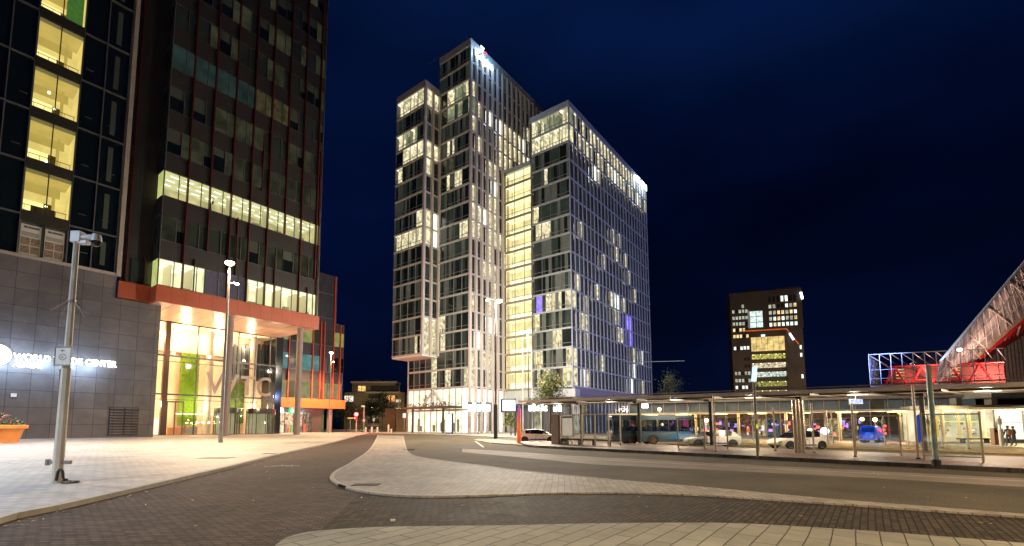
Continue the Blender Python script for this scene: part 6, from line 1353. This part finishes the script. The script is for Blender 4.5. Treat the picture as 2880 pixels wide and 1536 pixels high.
for a in(-.8,.8): B=MB(); B.ob(q,U,V,a-.1,a+.1,-.02,.03,.55,.8,mat('tail_lens',(.3,.01,.01),.2,noise=0)); B.build('tail_light',t)
p=LD((2585-1380)/1335.6*42,42); t=thing('blue_banner',(p.x,p.y,0),'tall rounded blue banner right of the thick grey column','banner')
B=MB(); pts=[(-.28,.5),(.28,.5),(.30,2.2),(.22,2.75),(.05,3.0),(-.15,2.85),(-.28,2.4)]; f=[LD(a,0,z)+Vector((p.x,p.y,0)) for a,z in pts]; g_=[q_+LD(0,.06) for q_ in f]; mm_=mat('banner_blue',(.01,.07,.65),.5,noise=.25,nscale=3,em=(0,.07,.8),es=.2)
B.poly(f,mm_); B.poly(g_[::-1],mm_)
for i in range(len(f)): B.poly([f[i],f[(i+1)%len(f)],g_[(i+1)%len(f)],g_[i]],mm_)
B.build('cloth',t); B=MB(); B.tube([(p.x,p.y,.2),(p.x,p.y,.6)],.04,galv,6); B.build('pole',t)
for px,d,z,lab in((2483,62,1.5,'double red signal lamp right of the blue van'),(2489,62,2.0,'upper red signal lamp right of the blue van')):
    pass
p=LD((2485-1380)/1335.6*58,58); t=thing('traffic_light',(p.x,p.y,0),'red traffic light on the bus exit right of the blue van','traffic light')
B=MB(); B.tube([(p.x,p.y,0),(p.x,p.y,2.6)],.05,dkst,6); B.build('pole',t); B=MB(); B.ob((p.x,p.y,0),U,V,-.18,.18,-.1,.1,.9,2.3,dkst); B.build('signal_box',t)
for a,z in((.05,1.95),(-.1,1.5),(.02,1.05)): B=MB(); B.ball(Vector((p.x,p.y,z))+LD(a,-.15),.12,glow('signal_red_small',(1,.03,.06),14,0),10,6); B.build('red_lens',t)
lamp_light('signal_glow',tuple(Vector((p.x,p.y,1.6))+LD(0,-.7)),120,(1,.03,.05),.3,t)
# distant car headlights as parked cars behind? street lamp among bokeh
for px,d,z,c_,lab in((2462,60,2.6,(1,.85,.35),'yellow globe lamp above the blue van'),(1856,66,4.1,(1,.72,.42),'warm globe lamp right of the ice-white hanging sign'),(2528,75,3.0,(1,.85,.6),'pale globe lamp among the far station lights')):
    p=LD((px-1380)/1335.6*d,d); t=thing('globe_lamp',(p.x,p.y,0),lab,'lamp'); B=MB(); B.tube([(p.x,p.y,0),(p.x,p.y,z)],.05,galv,6); B.build('pole',t); B=MB(); B.ball((p.x,p.y,z+.15),.24,glow('globe_%d'%px,c_,10,0),12,7); B.build('globe',t); lamp_light('globe_light',(p.x,p.y-.6,z),220,c_,.3,t)
# ================================================================ people
def person(loc,face,label,shirt,trousers,skin,hair,h=1.76,lean=0,arm='bag'):
    t=thing('person',loc,label,'person'); f=Vector((math.cos(face),math.sin(face),0)); s=Vector((-f.y,f.x,0)); k=h/1.76; o=Vector(loc)
    def Q(a,b,z): return (s*a+f*b+Vector((0,0,z)))*k
    J=[(Q(0,0,.95),.135),(Q(0,0,1.12),.13),(Q(0,.0,1.30),.15),(Q(0,.0,1.44),.12),(Q(0,.01,1.52),.055),(Q(0,.02,1.60),.085),(Q(0,.02,1.68),.085)]
    E=[(i,i+1) for i in range(6)]
    for sd,st_ in((1,.08),(-1,-.06)):
        b=len(J); J+=[(Q(.10*sd,0,.90),.095),(Q(.11*sd,st_*.6,.50),.062),(Q(.12*sd,st_,.10),.045),(Q(.12*sd,st_+.13,.05),.038)]; E+=[(0,b),(b,b+1),(b+1,b+2),(b+2,b+3)]
        b=len(J); J+=[(Q(.20*sd,0,1.42),.06),(Q(.26*sd,-.02,1.14),.045),(Q(.20*sd,.16,.98),.035),(Q(.18*sd,.22,.96),.03)]; E+=[(3,b),(b,b+1),(b+1,b+2),(b+2,b+3)]
    me=bpy.data.meshes.new('body'); me.from_pydata([tuple(j[0]) for j in J],E,[]); bo=bpy.data.objects.new('body',me); COL.objects.link(bo); bo.parent=t
    bo.modifiers.new('skin','SKIN'); sv=me.skin_vertices[0].data
    for i,j in enumerate(J): sv[i].radius=(j[1]*k,j[1]*k*(.8 if i<5 else 1)); 
    sv[0].use_root=True
    ss=bo.modifiers.new('sub','SUBSURF'); ss.levels=2; ss.render_levels=2
    m,nt,N,L,b=nodes('clothing_'+label[:12]); g=N.new('ShaderNodeTexCoord'); sx=N.new('ShaderNodeSeparateXYZ'); L.new(g.outputs['Object'],sx.inputs[0]); cr=N.new('ShaderNodeValToRGB'); cr.color_ramp.interpolation='CONSTANT'; mr_=N.new('ShaderNodeMath'); mr_.operation='DIVIDE'; mr_.inputs[1].default_value=2.0; L.new(sx.outputs[2],mr_.inputs[0]); L.new(mr_.outputs[0],cr.inputs[0]); e=cr.color_ramp.elements
    e[0].color=(.03,.02,.02,1); e[1].position=.05; e[1].color=(*trousers,1); q=cr.color_ramp.elements.new(.475*k); q.color=(*shirt,1); q=cr.color_ramp.elements.new(.755*k); q.color=(*skin,1); L.new(cr.outputs[0],b.inputs['Base Color']); b.inputs['Roughness'].default_value=.8; me.materials.append(m)
    B=MB(); B.ball(Q(0,.005,1.70),.105*k,mat('hair_'+str(hair[0]),hair,.8,noise=.3,nscale=20),12,8,(1,1,.95)); B.build('hair',t,local=True,smooth=True)
    if arm=='bag': B=MB(); B.ob((0,0,0),s,f,-.17,.17,-.30,-.13,1.0,1.45,mat('backpack_tan',(.42,.17,.07),.7,noise=.2,nscale=8)); B.build('backpack',t,local=True,bevel=.04)
    # hands
    for sd in(1,-1):
        B=MB(); hp=Q(.18*sd,.24,.955); sk=mat('skin_tone',skin,.6,noise=0); B.ball(hp,.042*k,sk,8,5,(1,1,.6))
        for q_ in range(4): B.tube([hp+s*(-.03+.02*q_),hp+s*(-.03+.02*q_)+f*.06,hp+s*(-.03+.02*q_)+f*(.075+.006*(q_%3))-Vector((0,0,.03))],.009,sk,5)
        B.tube([hp-s*.03*sd,hp-s*.06*sd+f*.03],.010,sk,5); B.build('hand',t,local=True)
    return t
ff=ang(LD(.25,1))
p=LD((2833-1380)/1335.6*41.8,41.8); person((p.x,p.y,.18),ff,'person with tan backpack and grey trousers, back turned, at the bright wall',(.10,.09,.07),(.14,.14,.14),(.45,.28,.2),(.10,.08,.08),1.78)
p=LD((2848-1380)/1335.6*42.3,42.3); person((p.x,p.y,.18),ff+.5,'person in dark cap and olive jacket just right of the backpack wearer',(.11,.10,.06),(.10,.11,.11),(.45,.28,.2),(.02,.02,.025),1.74,arm=None)
# overhead wire and long low distant roof
wr=MB(); a=LD(38,165,24.5); b=LD(62,150,22.6); wr.tube([a,(a+b)/2-Vector((0,0,.3)),b],.09,mat('wire_pale',(.3,.3,.25),.6,em=(.1,.1,.08),es=1),5); o=wr.build('overhead_wire',loc=tuple(a)); tag(o,'thin pale overhead wire crossing the dark sky right of the towers','wire')
q=LD(62,130); t=thing('distant_low_roof',tuple(q),'long dark low building roof beyond the bus canopy','building'); B=MB(); B.ob(q,LD(1,0),LD(0,-1),0,60,-20,0,0,10.2,mat('low_dark',(.03,.035,.06),.6,noise=.2)); B.ob(q,LD(1,0),LD(0,-1),-.3,60,0,.5,9.8,10.6,mat('low_eave',(.12,.12,.13),.5)); B.build('wall',t)
for o in list(bpy.data.objects):
    if 'org' in o.keys(): del o['org']
